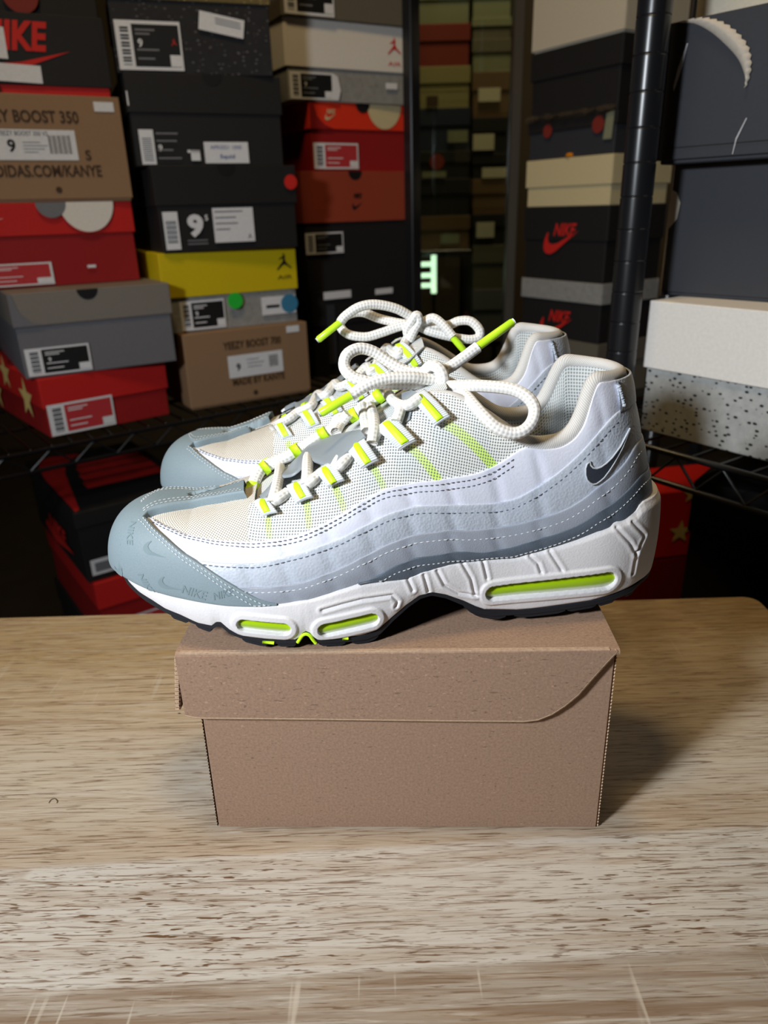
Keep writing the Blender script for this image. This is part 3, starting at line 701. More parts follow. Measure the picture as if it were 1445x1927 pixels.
# ---- collar, lining, tongue
tr_ = np.linspace(-T_COL, T_COL, 260); pr = B_TOP(tr_)
rad = np.interp(np.abs(tr_), [0, .04, .07, .12, .16, T_COL], [.0030, .0034, .0042, .0047, .0036, .0015])
cen = S(tr_, pr)-SN(tr_, pr)*(rad*.85)[:, None]; cen[:, 2] += rad*.35
k_ = np.ones(9)/9; cs = cen.copy()
for c in range(3): cs[4:-4, c] = np.convolve(cen[:, c], k_, 'valid')
tube('collar_rim', P2B(cs), rad, 'rim_fabric', shoe, 16)
vv = np.linspace(0, 1, 40); LP = np.zeros((len(tr_), 40, 3))
for i, t in enumerate(tr_):
    p0 = pr[i]; n = SN(np.array([t]), np.array([p0]))[0]; up = cs[i]-n*rad[i]*.75
    for j, v in enumerate(vv):
        p = p0*(1-v); q = S(np.array([t]), np.array([max(p, .02)]))[0]-SN(np.array([t]), np.array([max(p, .02)]))[0]*(.0075+.004*math.sin(PI*min(v*1.6, 1)))
        LP[i, j] = up*(1-sm(v*5))+q*sm(v*5) if v < .2 else q
sgrid('lining', LP, 'lining_mesh', shoe)
fb = []
for t in np.linspace(0, 1, 120, endpoint=False):
    x, y = outl(t, -.004); fb.append((x, y, .052+.01*max(0, (.13-x))*0))
mk('footbed', P2B(np.array(fb)), [list(range(120))], 'footbed', shoe)
# tongue
nu, nv = 60, 25; TP = np.zeros((nu, nv, 3)); TPb = np.zeros((nu, nv, 3))
for i, x in enumerate(np.linspace(.078, .180, nu)):
    zt = np.interp(x, ZTX, ZTZ); wd = np.interp(x, [.078, .12, .17, .180], [.018, .026, .026, .020])
    for j, y in enumerate(np.linspace(-1, 1, nv)):
        yy = y*wd; z = zt-.0022-7.5*yy*yy; e = .004*(1-abs(y)**6)*(1 if i < nu-1 else .2)
        TP[i, j] = (x, yy-.003, z); TPb[i, j] = (x, yy-.003, z-e-.001)
sgrid('tongue', np.concatenate([TP, TPb[:, ::-1]], 1), 'tongue_mesh', shoe, cv=True)

# ---- webbing loops with neon stripe
STR = [[(478, 943.5), (501, 935), (519, 961), (493, 968)], [(540, 914), (572, 902.6), (586, 932.5), (557, 944)], [(594.5, 886), (625.6, 869), (645.5, 901), (616, 914)], [(654, 846.5), (684, 825), (710, 863), (681, 879)], [(708, 807), (739, 784), (781, 826.6), (751, 844)], [(774, 750), (798.6, 733.6), (844.6, 781), (817, 798)]]
NEO = [[(486.5, 941), (498, 937), (509, 962), (496.5, 966)], [(549.6, 910), (562, 906), (576, 934), (564.6, 940)], [(603, 881), (616, 876), (634, 906), (622, 912.5)], [(663, 836.5), (674, 831.5), (699, 869), (686.6, 875)], [(718, 795.4), (731.5, 790.4), (770, 830), (755, 838)], [(781.5, 744), (792, 740), (835, 786), (822, 794)]]
def quad_patch(name, Q, off, thk, mat, parent, mirror=False, nu=14, nv=18, roll=True):
    # corners: top-left, top-right, bottom-right, bottom-left in the picture; u across, v down
    C3 = []
    for q in Q:
        t, p = scast(*q); C3.append((t if t < .5 or True else t, p))
    C3 = np.array(C3)
    if mirror: C3[:, 0] = 1-C3[:, 0]
    vv_ = np.r_[0, np.linspace(0, 1, nv), 1]; uu = np.r_[0, np.linspace(0, 1, nu), 1]
    P = np.zeros((len(uu), len(vv_), 3))
    for i, u in enumerate(uu):
        for j, v in enumerate(vv_):
            q = (C3[0]*(1-u)+C3[1]*u)*(1-v)+(C3[3]*(1-u)+C3[2]*u)*v
            edge = i in (0, len(uu)-1) or j in (0, len(vv_)-1)
            bow = .0012*math.sin(PI*v) + (.0030*(1-v)**3 if roll else 0)
            P[i, j] = SOFF(q[0], np.clip(q[1], .01, 1.56), np.array((off-thk if edge else off)+bow))
    du = np.linalg.norm(S(*C3[1])-S(*C3[0])); dv = np.linalg.norm(S(*C3[3])-S(*C3[0]))
    uv = [(j_*dv, i_*du) for i_ in uu for j_ in vv_]
    return mk(name, P2B(P.reshape(-1, 3)), gridfaces(len(uu), len(vv_)), mat, parent, True, uv)
def quad3(name, Q, lift, mat, parent, thk=.0016, nu=12, nv=16, grow=1.06):
    m_ = np.mean(np.array(Q), 0); c = [near(m_[0]+(q[0]-m_[0])*grow, m_[1]+(q[1]-m_[1])*grow, lift, yo=.012) for q in Q]; n = np.cross(c[1]-c[0], c[3]-c[0]); n /= np.linalg.norm(n); n = n if n@(CAML-c[0]) > 0 else -n
    uu = np.r_[0, np.linspace(0, 1, nu), 1]; vv_ = np.r_[0, np.linspace(0, 1, nv), 1]; P = np.zeros((len(uu), len(vv_), 3)); uv = []
    du, dv = np.linalg.norm(c[1]-c[0]), np.linalg.norm(c[3]-c[0])
    for i, u in enumerate(uu):
        for j, v in enumerate(vv_):
            edge = i in (0, len(uu)-1) or j in (0, len(vv_)-1); q = (c[0]*(1-u)+c[1]*u)*(1-v)+(c[3]*(1-u)+c[2]*u)*v
            P[i, j] = q+n*(.0016*math.sin(PI*v)+.0006*math.sin(PI*u)-(thk if edge else 0)); uv.append((v*dv, u*du))
    return mk(name, P2B(P.reshape(-1, 3)), gridfaces(len(uu), len(vv_)), mat, parent, True, uv)
for q, nq in zip(STR, NEO):
    s_ = quad3('lace_loop', q, .0044, 'webbing', shoe); quad3('neon_stripe', nq, .0050, 'neon', s_, .0004, grow=.97)
for q, nq in zip(STR, NEO):
    s_ = quad_patch('lace_loop', q, .0026, .0018, 'webbing', shoe, True); quad_patch('neon_stripe', nq, .0031, .0005, 'neon', s_, True)

# ---- grey centre strap
ue = [near(*p, .0045) for p in [(487, 934), (507, 915), (520, 896), (540, 876), (560, 859), (579.5, 838), (614, 822), (652, 812), (679, 808)]]
le = [near(*p, .0055) for p in [(495, 941), (511, 922), (526, 898), (549, 892), (565, 880), (578, 864), (620, 874), (655, 846), (686, 820)]]
ue, le = cr(ue, 8), cr(le, 8); vv_ = np.r_[0, 0, np.linspace(.04, .96, 9), 1, 1]; oo = np.r_[-.0014, -.0003, np.zeros(9), -.0003, -.0014]
P = np.zeros((len(ue), len(vv_), 3))
for i in range(len(ue)):
    d = le[i]-ue[i]; tn = ue[min(i+1, len(ue)-1)]-ue[max(i-1, 0)]; n = np.cross(tn, d); n /= np.linalg.norm(n); n = n if n[2] > 0 else -n
    for j, v in enumerate(vv_): P[i, j] = ue[i]+d*v+n*(oo[j]+.0012*math.sin(PI*min(max(v, 0), 1)))
sgrid('centre_strap', P, 'strap_grey', shoe)

# second sneaker of the pair: mirror image of everything so far, laces follow one by one
S2_YAW = math.radians(2.96)
shoe2 = empty('sneaker', (-.1518, .4974, BH), S2_YAW, 'white and grey sneaker with neon lace tips, half hidden behind its twin', 'sneaker', 'pair of sneakers on the box')
def mirror_child(o, par):
    me = o.data.copy(); co = np.empty(len(me.vertices)*3, np.float32); me.vertices.foreach_get('co', co); co = co.reshape(-1, 3); co[:, 1] *= -1
    me.vertices.foreach_set('co', co.ravel()); me.flip_normals(); c = bpy.data.objects.new(o.name.split('.')[0], me); COL.objects.link(c); c.parent = par
    for k in ('kind', 'label'):
        if k in o: c[k] = o[k]
    for ch in list(o.children): mirror_child(ch, c)
for ch in list(shoe.children): mirror_child(ch, shoe2)

# ---- laces, near shoe
RL = .0031; LS = 1.0
def lace(pts, par, r=RL, name='lace', n=8, mat='lace_cord', pl=plane):
    r = r*LS
    P = cr([pl(*p) for p in pts], n); return tube(name, P2B(P), r, mat, par, 12)
def tip(a, b, par, pl=plane, r=.0023):
    A, B = pl(*a), pl(*b); d = (B-A)/np.linalg.norm(B-A); P = np.array([A-d*.002, A, A+(B-A)*.5, B-d*.0006, B]); tube('lace_tip', P2B(P), [r*.9, r, r, r, r*.8], 'neon_tip', par, 12)
    tube('tip_end', P2B(np.array([B-d*.0003, B+d*.0008])), r*.78, 'thread_white', par, 10)
# run of lace along the inner eyelets
run = [(470, 952, .006), (473, 934, .002), (477, 912, -.004), (487, 889, -.010), (500, 879, -.013), (522, 867, -.014), (543, 858, -.014), (557, 849, -.015), (575, 838, -.016), (592, 827, -.016), (609, 817, -.017), (628, 806, -.016), (636, 790, -.014), (650, 786, -.017), (664, 783, -.018), (684, 766, -.016), (700, 754, -.017), (716, 744, -.018), (728, 728, -.014)]
lace(run, shoe, .0034)
for a, b in (((473.5, 924, 0), (477, 911, -.003)), ((494, 884, -.011), (503, 877, -.012)), ((550, 853, -.0135), (562, 845, -.0145)), ((603, 821, -.0155), (615, 813, -.0155)), ((657, 786, -.0165), (671, 778, -.0165)), ((709, 749, -.0165), (722, 738, -.0155))):
    P = np.array([plane(*a), (plane(*a)+plane(*b))/2, plane(*b)]); tube('neon_band', P2B(P), .0040, 'neon', shoe, 12)
nr = lambda px, py, l: near(px, py, l)
for pts in ([(527, 878, -.004), (525, 895, .0028), (519, 922, .0042), (511, 948, .0035)], [(581, 848, -.004), (579, 869, .0028), (578, 892, .0042), (576, 914, .0035)], [(644, 850, -.004), (638, 866, .002), (628, 884, .003)],
            [(696, 764, .004), (702, 782, .0045), (704, 806, .0045), (700, 834, .0035)], [(682, 764, .004), (687, 790, .0045), (690, 814, .0035)],
            [(514, 944, .003), (526, 937, .0034), (541, 927, .001)], [(578, 912, .003), (586, 906, .0034), (598, 896, .001)], [(632, 884, .003), (644, 873, .0034), (657, 858, .001)], [(699, 832, .003), (704, 822, .0034), (712, 811, .001)],
            [(724, 732, .004), (738, 752, .0045), (752, 762, .0045), (770, 762, .0045), (790, 748, .0045)], [(754, 762, .004), (752, 776, .0042), (746, 794, .0036)], [(655, 778, .004), (640, 798, .0042), (632, 814, .003)]):
    lace(pts, shoe, .0029, pl=nr)
decal_px('tongue_patch', [(744, 800), (752, 778), (766, 768), (776, 776), (772, 792), (758, 802)], .0014, 'strap_grey', shoe)
decal_px('tongue_patch', [(758, 744), (776, 738), (786, 742), (770, 756), (758, 756)], .0014, 'strap_grey', shoe)
def bow(par, pl, D, name='lace'):
    for pts, tips in D['lines']:
        lace(pts, par, RL, 'lace', 8, 'lace_cord', pl)
    for a, b in D['tips']: tip(a, b, par, pl)
BOW1 = dict(lines=[
    ([(828, 716, .004), (797, 713, .006), (773, 710.5, .008), (730, 712, .010), (694, 723, .012), (660, 744, .014)], 0),
    ([(826, 700, .000), (797, 702, -.002), (761, 697, -.004), (730, 680, -.006), (703, 662, -.007), (676, 656, -.006), (653, 668, -.003), (648, 690, .000), (663, 709, .003), (691, 718, .004), (735, 722, .002), (790, 722, .000), (824, 722, .000)], 0),
    ([(818, 698, -.002), (840, 694, -.004), (864, 679, -.006), (899, 653, -.008)], 0),
    ([(830, 722, .006), (844, 727, .010), (884, 726, .017), (929, 728, .024), (968, 734, .029), (994, 749, .033), (1006, 770, .036), (1001, 794, .039), (984, 811, .041), (962, 815, .041), (937, 806, .040), (915, 788, .037), (894, 765, .030), (878, 747, .021), (860, 736, .012), (838, 730, .006)], 0),
    ([(800, 698, .000), (812, 688, .003), (826, 694, .006), (834, 710, .008), (832, 728, .008), (824, 741, .006), (814, 736, .002)], 0),
    ([(812, 740, .002), (800, 730, -.004), (806, 714, -.004), (822, 704, -.002), (836, 698, .002)], 0)],
    tips=[((662, 743, .014), (602, 778, .017)), ((898, 653, -.008), (965, 606, -.012))])
bow(shoe, plane, BOW1)

# ---- laces, far shoe
E1b = np.array([math.cos(S2_YAW), math.sin(S2_YAW), 0]); E2b = np.array([math.sin(S2_YAW), -math.cos(S2_YAW), 0]); SO2 = np.array(shoe2.location)
def plane2(px, py, yo):
    d = ray(px, py); d = np.array([d@E1b, d@E2b, d[2]]); c = CAM-SO2; c = np.array([c@E1b, c@E2b, c[2]]); return c+d*((yo-c[1])/d[1])
BOW2 = dict(lines=[
    ([(786, 608, .004), (770, 594, .006), (743, 580, .008), (706, 573, .010), (676, 578, .012), (651, 594, .013), (640, 607, .014)], 0),
    ([(780, 612, .000), (745, 607, -.002), (712, 599, -.004), (682, 588, -.004), (655, 592, -.002), (641, 606, .000), (643, 619, .002), (658, 630, .004), (688, 634, .004), (718, 626, .003), (750, 615, .002), (776, 610, .002)], 0),
    ([(786, 610, .002), (800, 604, .004), (816, 599, .006), (834, 612, .009), (852, 634, .012)], 0),
    ([(788, 614, .002), (804, 622, .004), (819, 627, .005), (848, 634, .006), (883, 639, .006), (900, 635, .005), (902, 621, .004), (886, 605, .002), (864, 604, .000), (843, 612, -.001), (812, 615, .000), (792, 612, .000)], 0),
    ([(768, 632, .004), (766, 620, .006), (774, 606, .008), (784, 593, .008), (788, 606, .008), (780, 620, .008), (770, 640, .006)], 0)],
    tips=[((641, 606, .014), (598, 640, .016)), ((851, 634, .012), (875, 662, .014))])
bow(shoe2, plane2, BOW2)
run2 = [(512, 806, .004), (522, 800, .000), (545, 787, -.006), (560, 776, -.008), (585, 764, -.010), (598, 742, -.010), (612, 744, -.010), (630, 722, -.012), (640, 728, -.012), (664, 716, -.012), (690, 690, -.012), (700, 700, -.012), (720, 664, -.012), (730, 655, -.012), (748, 668, -.010), (764, 640, -.008)]
def near2(px, py, l):
    d = ray(px, py); d = np.array([d@E1b, d@E2b, d[2]]); c = CAM-SO2; c = np.array([c@E1b, c@E2b, c[2]]); return near(px, py, .004, -1, c, d)
lace(run2, shoe2, .0032, pl=near2)
for a, b in (((534, 792, -.001), (543, 787, -.003)), ((572, 769, -.008), (580, 765, -.008)), ((664, 716, -.008), (672, 708, -.008))):
    tube('neon_band', P2B(np.array([near2(*a), (near2(*a)+near2(*b))/2, near2(*b)])), .0038, 'neon', shoe2, 12)

# ------------------------------------------------------------------ shoe boxes around the table
def pd(px, py, d): return CAM+ray(px, py)*d
C_ = lambda n, *rgb, rough=.6: plain(n, srgb(*rgb), rough, .35, .05, 300, .06)
C_('card_black', 32, 31, 32); C_('card_charcoal', 52, 54, 60); C_('card_red', 196, 34, 32); C_('card_dark_red', 150, 26, 28); C_('card_orange', 232, 56, 30); C_('card_grey', 112, 112, 118); C_('card_warm_grey', 128, 122, 116)
C_('card_yellow', 214, 190, 14); C_('card_white', 232, 228, 222); C_('card_terracotta', 158, 66, 46); C_('card_cream', 214, 200, 158); C_('card_taupe', 104, 98, 86); C_('card_navy', 34, 44, 66); C_('card_brown', 104, 78, 54)
C_('card_tan', 150, 119, 90); C_('card_dull_red', 128, 44, 36); C_('card_olive', 150, 140, 98); C_('card_sage', 132, 134, 110); C_('card_light', 206, 198, 180)
C_('paper_white', 226, 228, 234); C_('paper_pink', 188, 54, 60); C_('ink_black', 22, 22, 24); C_('ink_brown', 70, 50, 36); C_('ink_grey', 120, 122, 128); C_('ink_red', 206, 40, 34); C_('ink_green', 40, 196, 60); C_('ink_blue', 52, 76, 150); C_('ink_teal', 60, 130, 170)
C_('card_scarlet', 226, 36, 34); C_('star_cream', 236, 208, 130); C_('torn_paper', 196, 186, 172); C_('scuff_white', 190, 190, 196)

JUMP = [(.50, 1.0), (.56, .96), (.55, .90), (.60, .84), (.57, .70), (.60, .58), (.72, .44), (.98, .26), (1.0, .20), (.94, .20), (.66, .36), (.52, .42), (.36, .36), (.06, .14), (.0, .18), (.06, .24), (.34, .50), (.44, .60), (.42, .74), (.34, .72), (.20, .66), (.18, .70), (.34, .80), (.44, .84), (.47, .90), (.46, .96)]
class Face:
    """flat print on the front of a box: u to the right, v up, both as fractions of the face"""
    def __init__(s, par, w, h, y=-.0004, z0=0., x0=0., map3=None): s.p, s.w, s.h, s.y, s.z0, s.x0, s.map3 = par, w, h, y, z0, x0, map3
    def to3(s, u, v, lift=0.):
        if s.map3: return s.map3(u*s.w, v*s.h, lift)
        return (s.x0+u*s.w, s.y-lift, s.z0+v*s.h)
    def poly(s, name, pts, mat, lift=0., parent=None):
        V = [s.to3(u, v, lift) for u, v in pts]; return mk(name, V, [list(range(len(V)))], mat, parent or s.p)
    def rect(s, name, u0, v0, u1, v1, mat, lift=0., parent=None, rot=0.):
        pts = [(u0, v0), (u1, v0), (u1, v1), (u0, v1)]
        if rot:
            cu, cv = (u0+u1)/2, (v0+v1)/2; c, q = math.cos(rot), math.sin(rot); a = s.h/s.w
            pts = [(cu+(u-cu)*c-(v-cv)*a*q, cv+(u-cu)/a*q+(v-cv)*c) for u, v in pts]
        return s.poly(name, pts, mat, lift, parent)
    def disc(s, name, u, v, r, mat, lift=0., parent=None, a0=0, a1=2*PI, ry=None):
        n = 24; return s.poly(name, [(u+r/s.w*math.cos(a), v+(ry or r)/s.h*math.sin(a)) for a in np.linspace(a0, a1, n, endpoint=abs(a1-a0) < 6)], mat, lift, parent)
    def text(s, name, txt, u, v, hgt, mat, wid=None, lift=0., parent=None, bold=.0, shear=0., rot=0.):
        V, Fc = text_mesh(txt, 1., bold, shear)
        if not len(V): return
        V = V-(V.max(0)+V.min(0))/2; sx = sy = hgt/max(1e-6, V[:, 1].max()-V[:, 1].min())
        if wid: sx = wid/max(1e-6, V[:, 0].max()-V[:, 0].min())
        X = V[:, 0]*sx; Y = V[:, 1]*sy; c, q = math.cos(rot), math.sin(rot); X, Y = X*c-Y*q, X*q+Y*c
        return mk(name, [s.to3(u+a/s.w, v+b/s.h, lift) for a, b in zip(X, Y)], Fc, mat, parent or s.p)
    def shape(s, name, P, u, v, wid, hgt, mat, lift=0., parent=None):
        return s.poly(name, [(u+(a-.5)*wid/s.w, v+(b-.5)*hgt/s.h) for a, b in P], mat, lift, parent)
    def sticker(s, u0, v0, u1, v1, ground, paper='paper_white', bars=True, number=None, corner=True, lines='ink_grey', rot=0.):
        """size label: white frame, bar code strip, dark or red printed field"""
        st = s.rect('label_sticker', u0, v0, u1, v1, paper, .0003, rot=rot); du, dv = u1-u0, v1-v0
        if ground: s.rect('printed_field', u0+du*.25, v0+dv*.07, u1-du*.03, v1-dv*.07, ground, .0005, st)
        if bars:
            V = []; Fc = []
            for k in range(16):
                a = v0+dv*(.10+.05*k+.012*((k*7) % 3)); b_ = a+dv*(.018+.012*((k*5) % 3)); n = len(V)
                V += [s.to3(u, v, .0005) for u, v in ((u0+du*.07, a), (u0+du*.20, a), (u0+du*.20, b_), (u0+du*.07, b_))]; Fc.append((n, n+1, n+2, n+3))
            mk('barcode', V, Fc, 'ink_black', st)
        if ground:
            for k, (a, l) in enumerate(((.80, .30), (.72, .22), (.40, .34), (.22, .26))): s.rect('print_line', u0+du*.30, v0+dv*a, u0+du*(.30+l), v0+dv*(a+.035), lines, .0006, st)
        if number: s.text('size_number', number, u0+du*.36, v0+dv*.55, dv*s.h*.17, 'paper_white', None, .0007, st, .02)
        if corner: s.rect('corner_patch', u1-du*.20, v0+dv*.08, u1-du*.03, v0+dv*.32, paper, .0007, st)
        return st
    def nike(s, u, v, wid, mat, name='printed_logo'):
        h = wid*.50; g = s.text(name, 'NIKE', u+wid*.06/s.w, v+h*.22/s.h, h*.50, mat, wid*.66, .0003, None, .03, .35)
        s.poly('logo_swoosh', [(u+(a-.55)*wid/s.w, v+(b-.45)*wid*.95/s.h) for a, b in SWOOSH], mat, .0003, g); return g

def shoebox(label, pos, yaw, w_, h_, d_=.33, lid=.4, body='card_black', top=None, over=.0025, group=None, notch=None, name='shoe_box', flap=None):
    """cardboard shoe box: tray and separate lid, front-left-bottom corner at pos, width along yaw"""
    o = empty(name, tuple(pos), yaw, label, 'shoe box', group); top = top or body; zl = h_*(1-lid); g = .0022
    mk('tray', *box_vf(over, w_-over, over, d_-over, 0, h_-g-.001, .0010), body, o)
    zz = zl
    mk('lid', *joinvf([box_vf(0, w_, 0, g, zz, h_, .0007), box_vf(0, w_, d_-g, d_, zz, h_, .0007), box_vf(0, g, g, d_-g, zz, h_, .0007), box_vf(w_-g, w_, g, d_-g, zz, h_, .0007), box_vf(g, w_-g, g, d_-g, h_-g, h_, 0)]), top, o)
    F_ = Face(o, w_, h_)
    if notch: F_.disc('thumb_notch', notch, 1.0, .014, 'ink_black', .0002, None, PI, 2*PI)
    return o, F_
def up(px, py, px2, py2, Y):   # left edge of a box front at depth Y: foot and height
    a, b = ony(px, py, Y), ony(px2, py2, Y); return a, b[2]-a[2]

# ---- left row, first stack
G1 = 'shoe boxes stacked at the left end of the shelf'
SH = .041
f0 = onz(94, 826, SH)
b, F_ = shoebox('red shoe box with cream stars on its side, under the plain grey box', f0, .70, .186, .084, .30, .5, 'card_dark_red', 'card_red', group=G1)
F_.sticker(.02, .03, .52, .56, 'paper_pink', corner=True, lines='paper_white')
def star(cx, cy, r, n=5, rot=.3): return [(cx+r*(1 if k % 2 == 0 else .42)*math.cos(rot+k*PI/n), cy+r*(1 if k % 2 == 0 else .42)*math.sin(rot+k*PI/n)) for k in range(2*n)]
side = Face(b, .30, .084, map3=lambda a, v, l: (-.0004-l, .30-a, v))
for cx, cy, r in ((.75, .55, .032), (.45, .85, .028), (.2, .35, .03)): side.poly('printed_star', [(cx+(p-0)*1/.30, cy+q/.084) for p, q in star(0, 0, r)], 'star_cream', .0003)
Fl = mk('corner_rivet', [(0, 0, 0)], [], 'ink_black', b) if False else None
b, F_ = shoebox('plain grey shoe box with small black size label, jutting out of its stack', (-.487, 1.004, .1255), .545, .2150, .1130, .33, .38, 'card_grey', 'card_warm_grey', group=G1, notch=.47)
F_.poly('tray_corner', [(0, .62), (0, 1.0), (.02, 1.0), (.05, .78), (.11, .66), (.20, .62)], 'card_grey', .0004); F_.sticker(.03, .03, .42, .36, 'ink_black', number='9', lines='paper_white')
def right_placed(px, py, Y, yaw, w_): 
    q = ony(px, py, Y); return q-np.array([math.cos(yaw), math.sin(yaw), 0])*w_, q
pq, q = right_placed(268.5, 531, 1.175, .55, .215); z0 = .2390
_, q2 = right_placed(251, 378, 1.175, .5, .22); h1 = q2[2]-z0
b, F_ = shoebox('bright red shoe box with white half disc on the lid, under the tan box', (pq[0], pq[1], z0), .55, .215, h1, .33, .38, 'card_dark_red', 'card_red', group=G1)
F_.poly('lid_disc', [(.70+.175*math.cos(a), 1.0+(.36)*math.sin(a)) for a in np.linspace(PI, 2*PI, 24)], 'card_white', .0028)
F_.disc('thumb_notch', .48, 1.0, .020, 'ink_grey', .0032, None, PI, 2*PI)
F_.sticker(-.10, .03, .42, .30, 'paper_pink', lines='paper_white'); F_.rect('torn_patch', .645, .20, .70, .235, 'paper_white', .0004)
F_.shape('printed_logo', SWOOSH, .05, .82, .06, .03, 'card_white', .003)
pq, q = right_placed(251, 378, 1.17, .50, .22); z1 = z0+h1; ztc = ony(227, 183, 1.17)[2]; h2 = ztc-z1
b, F_ = shoebox('tan cardboard shoe box with brown lettering and white size label with a 9', (pq[0]+.0, pq[1], z1), .50, .22, h2, .30, .97, 'card_tan', 'card_tan', .002, group=G1)
F_.text('printed_text', 'YEEZY BOOST 350', .43, .80, .015, 'ink_brown', .135, .0005, None, .02); F_.text('printed_text', 'ADIDAS.COM/KANYE', .49, .30, .015, 'ink_brown', .148, .0005, None, .02)
F_.disc('printed_mark', .55, .12, .004, 'ink_brown', .0005); F_.text('printed_letter', 'S', .76, .45, .013, 'ink_brown', None, .0005, None, .02)
st = F_.rect('label_sticker', .14, .40, .70, .68, 'paper_white', .0006); F_.text('size_number', '9', .325, .53, .016, 'ink_black', None, .0009, st, .03)
F_.text('label_text', 'YEEZY BOOST 350 V2', .40, .645, .0055, 'ink_black', .062, .0009, st); 
for k, wv in enumerate((.10, .14, .12, .08)): F_.rect('print_line', .39, .56-.03*k, .39+wv, .567-.03*k, 'ink_grey', .0009, st)
V = []; Fc = []
for k in range(14):
    u = .54+.0095*k; n = len(V); V += [F_.to3(a, c, .0009) for a, c in ((u, .46), (u+.003+.003*(k % 3 == 0), .46), (u+.003+.003*(k % 3 == 0), .63), (u, .63))]; Fc.append((n, n+1, n+2, n+3))
mk('barcode', V, Fc, 'ink_black', st)
F_.rect('small_sticker', .84, .86, .96, .95, 'paper_white', .0006)
z2 = z1+h2; pq, q = right_placed(213, 178, 1.17, .45, .215); ztb = ony(206, 34, 1.17)[2]; h3 = ztb-z2
b, F_ = shoebox('black shoe box with large red logo and red lower rim, resting on the tan box', (pq[0], pq[1], z2), .45, .215, h3, .32, .88, 'card_red', 'card_black', .003, group=G1)
F_.text('printed_logo', 'NIKE', .47, .72, .034, 'ink_red', .085, .0005, None, .04, .25); F_.poly('logo_swoosh', [(.05, .34), (.30, .36), (.48, .40), (.78, .56), (.50, .33), (.2, .22), (.08, .24)], 'ink_red', .0005)
F_.rect('blank_sticker', .10, .44, .42, .82, 'paper_white', .0009, rot=-.03); s2 = F_.rect('price_sticker', .05, .16, .59, .38, 'paper_white', .0009, rot=-.03)
for k in range(3): F_.rect('print_line', .12, .22+.05*k, .34, .235+.05*k, 'ink_grey', .0012, s2)
F_.disc('thumb_notch', .28, .02, .014, 'ink_black', .0002, None, 0, PI)
z3 = z2+h3; b, F_ = shoebox('black shoe box with round red emblem, topmost at the left', (pq[0]-.005, pq[1]+.01, z3), .45, .215, .13, .32, .5, 'card_black', 'card_black', group=G1)
F_.disc('printed_emblem', .55, .17, .022, 'card_dull_red', .0030)

# ---- left row, second stack
G2 = 'shoe boxes in the second stack of the shelf'
b, F_ = shoebox('tan cardboard shoe box with faint brown lettering, foot of the stack under a cement-print box', (-.300, 1.141, SH), .56, .212, .118, .33, .97, 'card_tan', 'card_tan', .002, group=G2)
F_.text('printed_text', 'YEEZY BOOST 700', .53, .80, .012, 'ink_brown', .100, .0005, None, .02); F_.text('printed_text', 'MADE BY KANYE', .56, .30, .011, 'ink_brown', .092, .0005, None, .02); F_.disc('printed_mark', .52, .12, .004, 'ink_brown', .0005)
st = F_.rect('label_sticker', .32, .36, .77, .66, 'paper_white', .0006); F_.text('size_number', '9', .40, .50, .012, 'ink_black', None, .0009, st, .03)
for k in range(9): F_.rect('barcode_bar', .655+.0085*k, .45, .655+.0085*k+.004, .61, 'ink_black', .0009, st)
for k, wv in enumerate((.10, .14, .12)): F_.rect('print_line', .47, .58-.05*k, .47+wv, .59-.05*k, 'ink_grey', .0009, st)
F_.rect('small_sticker', .82, .88, .93, .97, 'paper_white', .0006)
z1 = SH+.118; b, F_ = shoebox('yellow lidded shoe box with cement-print tray, green dot and black leaping figure', (-.323, 1.150, z1), .53, .222, .118, .33, .55, 'cement_print_dim', 'card_yellow', .003, group=G2)
F_.shape('printed_figure', JUMP, .90, .80, .026, .030, 'ink_black', .0006); F_.text('printed_text', 'AIR', .90, .615, .006, 'ink_black', .026, .0006)
F_.sticker(.10, .03, .42, .40, 'ink_black', number='9', lines='paper_white'); F_.disc('dot_sticker', .50, .36, .0125, 'ink_green', .0033)
st = F_.rect('tag_sticker', .70, .13, .97, .37, 'paper_white', .0006); F_.disc('seal_sticker', .92, .26, .015, 'ink_teal', .0010); F_.rect('print_line', .735, .22, .84, .26, 'ink_black', .0009, st)
z2 = z1+.118; b, F_ = shoebox('black shoe box with big white 9.5 print and red dot sticker', (-.315, 1.148, z2), .475, .217, .118, .33, .45, 'card_black', 'card_black', group=G2, notch=.50)
st = F_.rect('barcode_sticker', .03, .04, .13, .48, 'paper_white', .0006)
for k in range(14): F_.rect('barcode_bar', .045, .12+.019*k, .115, .12+.019*k+.006+.005*(k % 3 == 0), 'ink_black', .0009, st)
F_.text('size_number', '9', .245, .31, .032, 'paper_white', .024, .0006, None, .05); F_.text('size_fraction', '5', .325, .40, .008, 'paper_white', None, .0006, None, .03)
for k in range(2): F_.rect('print_line', .18, .13-.04*k, .32, .145-.04*k, 'ink_grey', .0006)
st = F_.rect('label_sticker', .37, .10, .66, .51, 'paper_white', .0006)
for k, wv in enumerate((.20, .15, .16, .10)): F_.rect('print_line', .385, .46-.07*k, .385+wv, .475-.07*k, 'ink_grey', .0009, st)
F_.shape('printed_figure', JUMP, .625, .16, .008, .009, 'ink_black', .0009, st); F_.disc('dot_sticker', .955, .80, .0105, 'ink_red', .0030)
z3 = z2+.118; b, F_ = shoebox('black shoe box with white barcode strip and white rounded sticker with blue writing', (-.341, 1.163, z3), .39, .222, .118, .33, .42, 'card_black', 'card_black', group=G2, notch=.55)
st = F_.rect('barcode_sticker', .045, .02, .135, .40, 'paper_white', .0006)
for k in range(12): F_.rect('barcode_bar', .06, .06+.022*k, .12, .06+.022*k+.007, 'ink_black', .0009, st)
F_.text('size_number', '9', .17, .20, .009, 'paper_white', None, .0006, None, .02)
